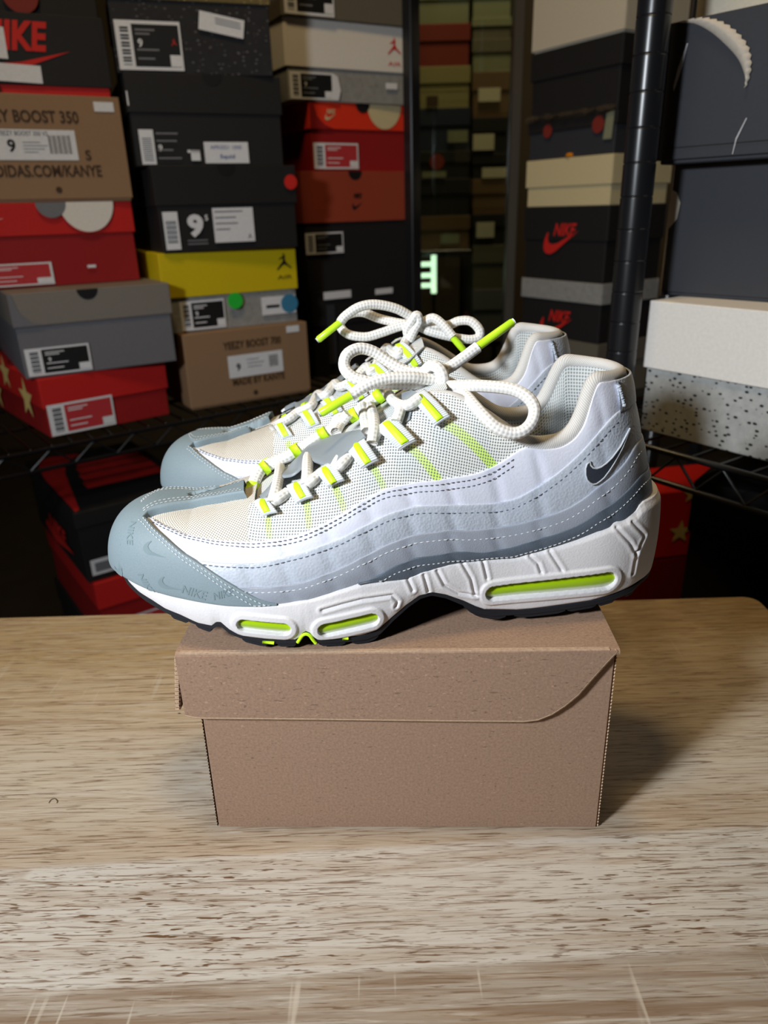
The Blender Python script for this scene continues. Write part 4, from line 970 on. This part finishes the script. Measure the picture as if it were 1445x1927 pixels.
for a, l in ((.35, .14), (.27, .13), (.17, .10), (.08, .15)): F_.rect('print_line', .15, a, .15+l, a+.018, 'ink_grey', .0006)
F_.rect('corner_patch', .36, .06, .42, .18, 'paper_white', .0006); F_.rect('corner_patch', .34, .15, .42, .18, 'paper_white', .0006)
st = F_.rect('rounded_sticker', .45, .03, .745, .27, 'paper_white', .0006); F_.text('sticker_text', 'APR2021 1000', .595, .21, .005, 'ink_blue', .046, .0009, st); F_.text('sticker_text', 'Squid', .60, .10, .007, 'ink_blue', .022, .0009, st, .02)
F_.rect('scuffed_edge', .003, .65, .012, .80, 'paper_white', .0008)
z4 = z3+.118; b, F_ = shoebox('black speckled shoe box with gold speckled lid and size label', (-.353, 1.172, z4), .30, .222, .125, .33, .30, 'black_speckle', 'gold_speckle', group=G2)
F_.sticker(.03, .03, .42, .50, 'ink_black', number='9', lines='ink_grey'); F_.shape('printed_figure', JUMP, .375, .30, .008, .010, 'ink_red', .0009)
st = F_.rect('slanted_sticker', .54, .40, .82, .58, 'paper_white', .0006, rot=-.16)
for k in range(3): F_.rect('print_line', .64, .475+.025*k-.0, .80, .485+.025*k, 'ink_grey', .0009, st, rot=-.16)

# ---- left row, third stack
G3 = 'shoe boxes in the third stack of the shelf'
Y3 = 1.36
b, F_ = shoebox('black shoe box at the foot of the third stack with white tag along its top', (-.118, Y3, SH), .60, .225, .155, .33, .4, 'card_black', 'card_black', group=G3)
F_.rect('tag_sticker', .10, .90, .36, .985, 'paper_white', .0030); F_.rect('tag_sticker', .60, .90, .78, .965, 'paper_white', .0030); F_.rect('plastic_tape', .12, .15, .20, .84, 'card_charcoal', .003)
z1 = SH+.155; b0, hh = up(590, 560, 568, 400, Y3); b1 = ony(566, 322, Y3)
b, F_ = shoebox('black shoe box with terracotta fold-over flap and dark logo', (b1[0], Y3, z1), .58, .232, b1[2]-z1, .33, .42, 'card_black', 'card_terracotta', .003, group=G3, notch=.46)
F_.shape('printed_logo', SWOOSH, .47, .74, .022, .024, 'ink_black', .0006); F_.text('printed_text', 'NIKE', .475, .80, .008, 'ink_black', .018, .0006, None, .03, .3)
F_.sticker(.0, .32, .33, .50, 'ink_black', lines='ink_grey')
z2 = b1[2]; c1 = ony(588, 190, Y3+.03)
b, F_ = shoebox('red shoe box with orange lid, white half disc and small white logo', (ony(588, 322, Y3+.03)[0], Y3+.03, z2), .55, .200, c1[2]-z2, .33, .38, 'card_dark_red', 'card_orange', .003, group=G3)
F_.poly('lid_disc', [(.74+.175*math.cos(a), 1.0+(.36)*math.sin(a)) for a in np.linspace(PI, 2*PI, 24)], 'card_cream', .0006); F_.disc('thumb_notch', .52, 1.0, .014, 'ink_black', .0009, None, PI, 2*PI)
F_.poly('tray_corner', [(0, .62), (0, 1.0), (.04, 1.0), (.07, .80), (.14, .68), (.24, .62)], 'card_dark_red', .0004); F_.shape('printed_logo', SWOOSH, .20, .83, .022, .020, 'card_cream', .0006); F_.text('printed_text', 'NIKE', .205, .87, .007, 'card_cream', .017, .0006, None, .03, .3)
F_.sticker(.02, .04, .46, .42, 'paper_pink', lines='paper_white')
z3 = c1[2]; d1 = ony(542, 30, Y3+.01)
b, F_ = shoebox('white lidded shoe box with red leaping figure and cement-print tray', (ony(542, 188, Y3+.01)[0], Y3+.01, z3), .50, .230, d1[2]-z3, .33, .58, 'cement_print_dim', 'card_white', .003, group=G3)
F_.shape('printed_figure', JUMP, .88, .74, .026, .030, 'ink_red', .0006); F_.text('printed_text', 'AIR', .88, .53, .006, 'ink_red', .026, .0006)
F_.sticker(.02, .02, .36, .36, 'ink_black', number='9', lines='ink_grey'); F_.rect('price_sticker', .80, .20, .90, .28, 'paper_white', .0006); F_.poly('bent_tag', [(.34, .02), (.40, .02), (.42, .15), (.40, .32), (.36, .36)], 'paper_white', .0009)
b, F_ = shoebox('dark taupe shoe box with size label, on top of the white lidded box', (ony(542, 188, Y3+.01)[0]-.002, Y3+.0, d1[2]), .48, .232, .13, .33, .35, 'card_taupe', 'card_taupe', group=G3)
F_.sticker(.03, .02, .40, .45, 'ink_black', lines='ink_grey')

# ---- shelf under the left row
plain('shelf_black', srgb(26, 26, 28), .22, .5, .1, 60)
ex = np.array([math.cos(.66), math.sin(.66)]); ey = np.array([-math.sin(.66), math.cos(.66)])
org = np.array([-.471, 1.009])-ey*.03
shelf = empty('shelf_unit', (*org, -.75), .66, 'black wire shelf carrying the left row of shoe boxes', 'shelf')
def wire_deck(par, x0, x1, dep, z, n):
    for k in range(n):
        x = x0+.004+(x1-x0-.008)*k/(n-1); tube('deck_wire', np.array([(x, 0, z-.0018), (x, dep, z-.0018)]), .0018, 'wire_black', par, 6)
    for y in (0, dep*.33, dep*.66, dep): tube('cross_rail', np.array([(x0, y, z-.0065), (x1, y, z-.0065)]), .003, 'wire_black', par, 8)
    tube('front_rail', np.array([(x0, 0, z-.034), (x1, 0, z-.034)]), .003, 'wire_black', par, 8)
    m = int((x1-x0)/.03); tube('zigzag_wire', np.array([(x0+(x1-x0)*k/m, 0, z-.008 if k % 2 else z-.032) for k in range(m+1)]), .0018, 'wire_black', par, 6, False)
plain('wire_black', srgb(24, 25, 28), .28, .5)
wire_deck(shelf, -.40, .80, .42, .75+SH, 44)
for x, y in ((-.40, .0), (-.40, .395), (.655, .0), (.775, .395)): mkbox('shelf_post', x, x+.022, y+.001, y+.023, 0, 2.2, 'shelf_black', shelf, .002)

# ---- boxes lower left, in front of the shelf
c0 = pd(165, 1100, 1.17); yw = .62
z_low = c0[2]
bL, FL = shoebox('black shoe box with red logo across its lid, on the lower stack beside the table', c0, yw, .20, .122, .33, .22, 'card_black', 'card_black')
FL.rect('label_sticker', .05, .10, .60, .32, 'paper_white', .0006); FL.rect('printed_field', .08, .14, .56, .27, 'ink_grey', .0009)
tp_ = Face(bL, .33, .20, map3=lambda a, v, l: (v, .33-a, .1224+l))      # lid seen from above
tp_.poly('logo_swoosh', [(a_, b_) for a_, b_ in [(.05, .12), (.02, .22), (.05, .42), (.10, .50), (.12, .40), (.20, .28), (.38, .20), (.97, .06), (.99, .02), (.40, .02), (.18, .05)]], 'ink_red', .0006)
for k in range(4): tp_.rect('logo_letter', .20+.13*k, .34-.03*k, .31+.13*k, .92, 'ink_red', .0006)
sd = Face(bL, .33, .122, map3=lambda a, v, l: (-.0004-l, .33-a, v)); sd.text('printed_logo', 'NIKE', .55, .38, .03, 'ink_red', .12, .0008, None, .04, .3); sd.poly('logo_swoosh', [(.25, .2), (.3, .32), (.85, .28), (.45, .1)], 'ink_red', .0008)
bR_, FR_ = shoebox('dark red shoe box with size label, under the black box beside the table', (c0[0]+.01, c0[1]+.0, z_low-.125), yw, .205, .1245, .33, .38, 'card_dark_red', 'card_red')
FR_.sticker(.10, .05, .60, .40, 'paper_pink', lines='paper_white')
bS, FS = shoebox('black shoe box at the bottom of the lower stack', (c0[0]+.0, c0[1]+.01, z_low-.250), yw, .205, .1245, .33, .38, 'card_black', 'card_black')
ht = (z_low-.250)+.75
shelf2 = empty('plinth', (c0[0]+.02, c0[1]+.03, -.75), yw, 'low black stand below the lower stack of boxes', 'stand')
mkbox('stand_board', -.03, .22, -.04, .33, ht-.02, ht, 'shelf_black', shelf2, .002)
for x in (-.02, .19):
    for y in (-.03, .30): mkbox('stand_leg', x, x+.02, y, y+.02, 0, ht-.02, 'shelf_black', shelf2, .001)

# ---- right side: wire shelf with three boxes close by
plain('wire_black', srgb(24, 25, 28), .28, .5)
RZ = .105; RY = math.radians(-56); rx = np.array([math.cos(RY), math.sin(RY)]); ry = np.array([-math.sin(RY), math.cos(RY)])
r0 = ony(1197, 800, .757)
rb = np.array([r0[0], r0[1], RZ])
wire = empty('wire_shelf', (rb[0]-ry[0]*.035, rb[1]-ry[1]*.035, -.75), RY, 'black wire shelf with ringed post at the right of the table', 'shelf')
zt_ = .75+RZ
def rod(name, a, b_, r, par=None): return tube(name, np.array([a, b_]), r, 'wire_black', par or wire, 10)
rod('front_rail', (-.10, 0, zt_-.003), (.40, 0, zt_-.003), .003); rod('front_rail', (-.10, 0, zt_-.034), (.40, 0, zt_-.034), .003)
zz = []
for k in range(21): zz.append((-.10+.025*k, 0, zt_-.005 if k % 2 else zt_-.032))
tube('zigzag_wire', np.array(zz), .0018, 'wire_black', wire, 8, False)
for k in range(17): rod('deck_wire', (-.09+.03*k, 0, zt_-.0018), (-.09+.03*k, .36, zt_-.0018), .0017)
for y in (.12, .24, .355): rod('cross_rail', (-.10 if y < .3 else -.20, y, zt_-.0055), (.40, y, zt_-.0055), .0025)
# ringed post
pc = pd(1214, 200, .66); pr_ = .0285/2*.66/.64
mw = wire.matrix_world if False else None
lx = (pc[0]-wire.location.x)*math.cos(RY)+(pc[1]-wire.location.y)*math.sin(RY); ly = -(pc[0]-wire.location.x)*math.sin(RY)+(pc[1]-wire.location.y)*math.cos(RY)
P = []; R_ = []; zc = 0.
for k in range(98):
    z = .0285*k; P += [(lx, ly, z), (lx, ly, z+.0004), (lx, ly, z+.0012), (lx, ly, z+.0016), (lx, ly, z+.0022), (lx, ly, z+.0279)]; R_ += [pr_, pr_-.0006, pr_-.0006, pr_, pr_, pr_]
P.append((lx, ly, .0285*98)); R_.append(pr_)
tube('ringed_post', np.array(P), R_, 'wire_black', wire, 28, True)
rod('post_bracket', (lx, ly, zt_-.018), (-.10, 0, zt_-.018), .006)
for x, y in ((-.20, .35), (.39, .35), (.39, .0)): rod('back_post', (x, y, 0), (x, y, 2.3), .012)
GR = 'boxes on the wire shelf'
b, F_ = shoebox('white lidded shoe box with black speckled cement-print tray, on the wire shelf', rb, RY, .335, .133, .24, .50, 'cement_print', 'card_white', .003)
b2 = ony(1239, 571, .80); zb2 = RZ+.133
b, F_ = shoebox('charcoal shoe box with worn corner standing on the white lid', (b2[0], b2[1], zb2), math.radians(-50), .335, .124, .24, .97, 'card_charcoal', 'card_charcoal', .002)
F_.rect('worn_corner', .0, .0, .006, 1.0, 'torn_paper', .0004); F_.poly('worn_corner', [(.004, .52), (.03, .60), (.035, .72), (.02, .80), (.004, .82)], 'torn_paper', .0005)
b3 = ony(1232, 318, .785); zb3 = zb2+.124
b, F_ = shoebox('charcoal shoe box with long white tear across its corner, above the wire shelf', (b3[0], b3[1], zb3), math.radians(-50), .335, .117, .24, .97, 'card_charcoal', 'card_charcoal', .003)
F_.rect('frayed_edge', .0, .0, .006, 1.0, 'torn_paper', .0030)
tear = cr([(.035, .985), (.075, .96), (.12, .89), (.165, .79), (.205, .68), (.228, .57), (.236, .48)], 8)
V = []; Fc = []
for i, (u, v) in enumerate(tear):
    k = math.sin(PI*(i+1)/(len(tear)+1)); wv = .0075*k+.001*((i*7) % 3-1)*.5; l = .0035+.004*k
    V += [F_.to3(u, v, .0004), F_.to3(u+wv/.335*.9, v+wv/.117*.55, l), F_.to3(u+wv/.335*1.4, v+wv/.117*.9, l*.3)]
for i in range(len(tear)-1): Fc += [(3*i, 3*i+1, 3*i+4, 3*i+3), (3*i+1, 3*i+2, 3*i+5, 3*i+4)]
mk('torn_paper', V, Fc, 'torn_paper', b, True)
F_.poly('scuff_mark', [(.035, .52), (.048, .64), (.062, .84), (.058, .84), (.040, .68), (.032, .56)], 'scuff_white', .0006)
F_.poly('crease', [(.225, .04), (.227, .04), (.232, .14), (.252, .28), (.249, .28), (.229, .15)], 'scuff_white', .0006); F_.rect('tape_edge', .02, .115, .60, .122, 'ink_black', .0006)
b, F_ = shoebox('cream shoe box on top of the torn charcoal box', (b3[0]+.03, b3[1]+.03, zb3+.117), math.radians(-50), .30, .11, .20, .4, 'card_light', 'card_light')
# under the wire shelf: lower deck with four boxes
LZ = -.33; zl_ = .75+LZ
for k in range(20): rod('deck_wire', (-.24+.0335*k, 0, zl_-.0018), (-.24+.0335*k, .58, zl_-.0018), .0017)
for y in (.0, .2, .335, .575): rod('cross_rail', (-.245, y, zl_-.0055), (.40, y, zl_-.0055), .003)
q = onz(1274, 1128, -.10); tq_ = ony(1303, 905, q[1])[2]+.10
b, F_ = shoebox('black shoe box standing under the wire shelf by the table corner', q, math.radians(-40), .30, min(tq_, .158), .13, .4, 'card_black', 'card_black')
b, F_ = shoebox('black shoe box below the one by the table corner', q+np.array([.004, .002, LZ+.10]), math.radians(-40), .30, -.10-LZ, .13, .3, 'card_black', 'card_black')
YS = .95; s0 = ony(1165, 1062, YS); s1 = ony(1165, 935, YS)
b, F_ = shoebox('red shoe box with cream stars under the wire shelf behind the sneaker heel', s0, math.radians(10), .30, s1[2]-s0[2], .10, .97, 'card_scarlet', 'card_scarlet', .002)
for u_, v_, r in ((.30, .40, .019), (.335, .95, .015), (.08, .50, .02), (.70, .35, .02)): F_.poly('printed_star', [(u_+p/.30, v_+q_/(s1[2]-s0[2])) for p, q_ in star(0, 0, r, 5, 2.8)], 'star_cream', .0006)
b, F_ = shoebox('dark red shoe box below the box with cream stars', (s0[0]-.003, s0[1], LZ), math.radians(10), .30, s0[2]-LZ, .10, .4, 'card_dark_red', 'card_dark_red', .002)

# ---- stack behind the ringed post
YM = 1.50; ym = math.radians(-58); zy = lambda py: float(ony(987, py, YM)[2]); xm = float(ony(987, 400, YM)[0])
GM = 'shoe boxes stacked behind the ringed post'
def mbox(label, y1, y0, lid, body, top, dx=0.): return shoebox(label, (xm+dx, YM, zy(y1)), ym, .205, zy(y0)-zy(y1), .15, lid, body, top, .003, GM)
b, F_ = mbox('taupe shoe box at the foot of the stack behind the ringed post', 716, 624, .4, 'card_taupe', 'card_taupe')
b, F_ = mbox('black shoe box with red logo and speckled grey lid, behind the ringed post', 624, 522, .34, 'card_black', 'cement_print_dim'); F_.nike(.50, .30, .085, 'ink_red')
b, F_ = mbox('black shoe box with red logo under the cream box', 522, 390, .45, 'card_black', 'card_black'); F_.nike(.50, .62, .085, 'ink_red')
b, F_ = mbox('cream shoe box with a lid line, between black boxes behind the ringed post', 390, 304, .58, 'card_cream', 'card_cream')
zc_ = zy(304)
plain('cap_orange', srgb(226, 140, 20), .4)
b, F_ = mbox('charcoal shoe box wrapped in plastic with a red disc, above the cream box', 304, 232, .3, 'card_charcoal', 'card_black'); F_.disc('printed_disc', .82, .72, .013, 'card_dull_red', .0008); F_.disc('printed_disc', .25, .72, .011, 'card_dull_red', .0008); F_.poly('pale_tag', [(.88, .35), (.97, .35), (.98, 1.0), (.90, .95)], 'card_sage', .0008)
def crumple():
    nu, nv = 40, 10; V = []
    for i in range(nu):
        for j in range(nv):
            u, v = i/(nu-1), j/(nv-1); V.append((u*.205, -.003-.006*math.sin(PI*v)+.0012*math.sin(43*u+7*v)+.002*rng.random(), .0+.010*(1-v)+.0012*math.sin(31*u+3*v)+.004*rng.random()))
    return V, gridfaces(nu, nv)
k = N('plastic_film', .25, .5); k.col(srgb(84, 74, 62)); k.b.inputs['Alpha'].default_value = .5
mk('plastic_wrap', *crumple(), 'plastic_film', b, True).location = (0, 0, zy(232)-zy(304)-.004)
b, F_ = mbox('black shoe box above the plastic-wrapped one', 232, 104, .4, 'card_black', 'card_black')
b, F_ = mbox('large pale shoe box topping the stack behind the ringed post', 104, -30, .97, 'card_light', 'card_light'); 
tag(mk('orange_cap', *(lambda s_: ([tuple(v) for v in s_[0]], s_[1]))(joinvf([box_vf(-.009, .009, -.006, .006, 0, .007, .003)])), 'cap_orange'), 'small orange cap lying on the cream box', 'cap').location = (xm+.06, YM-.088, zc_)
ex_ = np.array([math.cos(ym), math.sin(ym)])
sh3 = empty('shelf_stand', (xm, YM, -.75), ym, 'dark shelf carrying the stack behind the ringed post', 'shelf')
mkbox('shelf_board', -.05, .24, -.02, .33, .75+zy(716)-.02, .75+zy(716), 'shelf_black', sh3, .002)
for x in (-.04, .21):
    for y in (-.01, .30): mkbox('shelf_leg', x, x+.02, y, y+.02, 0, .75+zy(716)-.02, 'shelf_black', sh3, .001)

# ---- glazed door; the boxes reflected in its glass are built behind it
plain('frame_metal', srgb(96, 92, 86), .35, .5, metallic=.3)
YG = 1.95
def gx(px, py=300): return float(ony(px, py, YG)[0])
x0, x1 = gx(742), gx(966)
dr = struct(mk('door_1', *joinvf([box_vf(x1-.012, x1+.012, YG-.02, YG+.02, -.75, 2.1, .002), box_vf(x0-.03, x0, YG-.02, YG+.02, -.75, 2.1, .002), box_vf(x0, x1-.012, YG-.02, YG+.02, -.75, -.70), box_vf(x0, x1-.012, YG-.02, YG+.02, 2.05, 2.1)]), 'frame_metal'))
k = N('door_glass'); t_ = k.t; tr = k.n('ShaderNodeBsdfTransparent'); tr.inputs[0].default_value = (.80, .86, .82, 1); gl = k.n('ShaderNodeBsdfGlossy'); gl.inputs['Roughness'].default_value = .02
fr = k.n('ShaderNodeFresnel'); fr.inputs[0].default_value = 1.5; mx = k.n('ShaderNodeMixShader'); t_.links.new(fr.outputs[0], mx.inputs[0]); t_.links.new(tr.outputs[0], mx.inputs[1]); t_.links.new(gl.outputs[0], mx.inputs[2]); t_.links.new(mx.outputs[0], t_.nodes['Material Output'].inputs[0])
mk('pane', *box_vf(x0, x1-.012, YG-.003, YG+.003, -.70, 2.05), 'door_glass', dr)
YF = 2.45
def fz(px, py): return ony(px, py, YF)
GA = 'dim reflected boxes built behind the glass door'
def far(pxl, pxr, y1, y0, body, top, label, lid=.4):
    a = fz(pxl, y1); b_ = fz(pxr, y1); c = fz(pxl, y0); return shoebox(label, (a[0], YF, a[2]), 0, b_[0]-a[0], c[2]-a[2], .30, lid, body, top, .003, GA)
ys = [472, 408, 338, 286, 205, 126, 46, -30]
LB = [('card_brown', 'card_brown', 'brown shoe box with pale label, behind the glass door under a black box'), ('card_black', 'card_black', 'black shoe box behind the glass door above a brown one'), ('card_black', 'card_black', 'black shoe box with red mark behind the glass door'), ('card_navy', 'card_navy', 'navy shoe box with pale label behind the glass door'),
      ('card_olive', 'card_olive', 'olive cream shoe box behind the glass door'), ('card_dull_red', 'card_dull_red', 'dull red shoe box behind the glass door'), ('card_sage', 'card_sage', 'sage shoe box on the dull red one behind the glass door')]
for i, (bd, tp, lb) in enumerate(LB):
    b, F_ = far(784, 884, ys[i], ys[i+1], bd, tp, lb)
    if i in (0, 3): F_.rect('label_sticker', .45 if i == 0 else .58, .20, .80 if i == 0 else .95, .48, 'card_sage', .0035)
    if i == 2: F_.disc('printed_mark', .38, .62, .022, 'card_dull_red', .0035); F_.rect('label_sticker', .10, .05, .55, .28, 'card_sage', .0035)
    if i == 4: F_.rect('lid_gap', 0, .38, 1, .40, 'ink_brown', .0035); F_.rect('printed_mark', .18, .05, .40, .30, 'ink_brown', .0035)
ys = [640, 545, 462, 404, 338, 290, 222, 136, 74, 34, -30]
LB = [('card_grey', 'card_grey', 'grey shoe box low behind the glass door'), ('card_taupe', 'card_taupe', 'taupe shoe box low behind the glass door'), ('card_black', 'card_black', 'black shoe box with square label behind the glass door'), ('card_brown', 'card_brown', 'brown shoe box behind the glass door beside the door frame'), ('card_black', 'card_black', 'black shoe box with long pale label beside the door frame'), ('card_black', 'card_black', 'black shoe box with small label beside the navy box'),
      ('card_brown', 'card_brown', 'brown shoe box with white label beside the olive cream box'), ('card_sage', 'card_taupe', 'sage shoe box with taupe lid behind the glass door'), ('card_taupe', 'card_sage', 'taupe shoe box with sage lid behind the glass door'), ('card_sage', 'card_sage', 'sage shoe box high behind the glass door')]
for i, (bd, tp, lb) in enumerate(LB):
    b, F_ = far(888, 962, ys[i], ys[i+1], bd, tp, lb)
    if i in (2, 4, 5, 6): F_.rect('label_sticker', *((.10, .25, .55, .75) if i == 2 else (.25, .05, 1.0, .45) if i == 4 else (.02, .10, .55, .55) if i == 5 else (.15, .35, .70, .65)), 'card_light', .0035)
fs = empty('box_shelf', (fz(776, 472)[0], YF, -.75), 0, 'dark shelf behind the glass door carrying boxes', 'shelf')
zA, zB = .75+fz(784, 472)[2], .75+fz(888, 640)[2]; xr = fz(972, 472)[0]-fz(776, 472)[0]; xm_ = fz(886, 472)[0]-fz(776, 472)[0]
mkbox('shelf_board', 0, xm_, -.01, .31, zA-.02, zA, 'shelf_black', fs); mkbox('shelf_board', xm_, xr, -.01, .31, zB-.02, zB, 'shelf_black', fs)
for x in (0, xm_, xr-.02): mkbox('shelf_leg', x, x+.015, 0.31, .33, 0, 2.4, 'shelf_black', fs)
# reflection in the glass, built as glowing bars on a stand behind it
lm = N('reflection_glow'); lm.b.inputs['Base Color'].default_value = (.7, .9, .7, 1); lm.b.inputs['Emission Color'].default_value = (.72, 1.0, .70, 1); lm.b.inputs['Emission Strength'].default_value = 1.6
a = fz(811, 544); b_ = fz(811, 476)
lp = empty('glass_reflection', (a[0], YF-.12, -.75), 0, 'bright reflection in the glass door, built as a glowing upright with three side bars', 'reflection')
mkbox('reflection_stand', -.004, .004, -.004, .004, 0, a[2]+.75, 'shelf_black', lp)
tube('reflection_upright', np.array([(0, 0, a[2]+.75), (0, 0, b_[2]+.75)]), .008, 'reflection_glow', lp, 12)
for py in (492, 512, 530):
    zz_ = fz(811, py)[2]+.75; tube('side_bar', np.array([(-.045, 0, zz_), (-.006, 0, zz_)]), .007, 'reflection_glow', lp, 10)
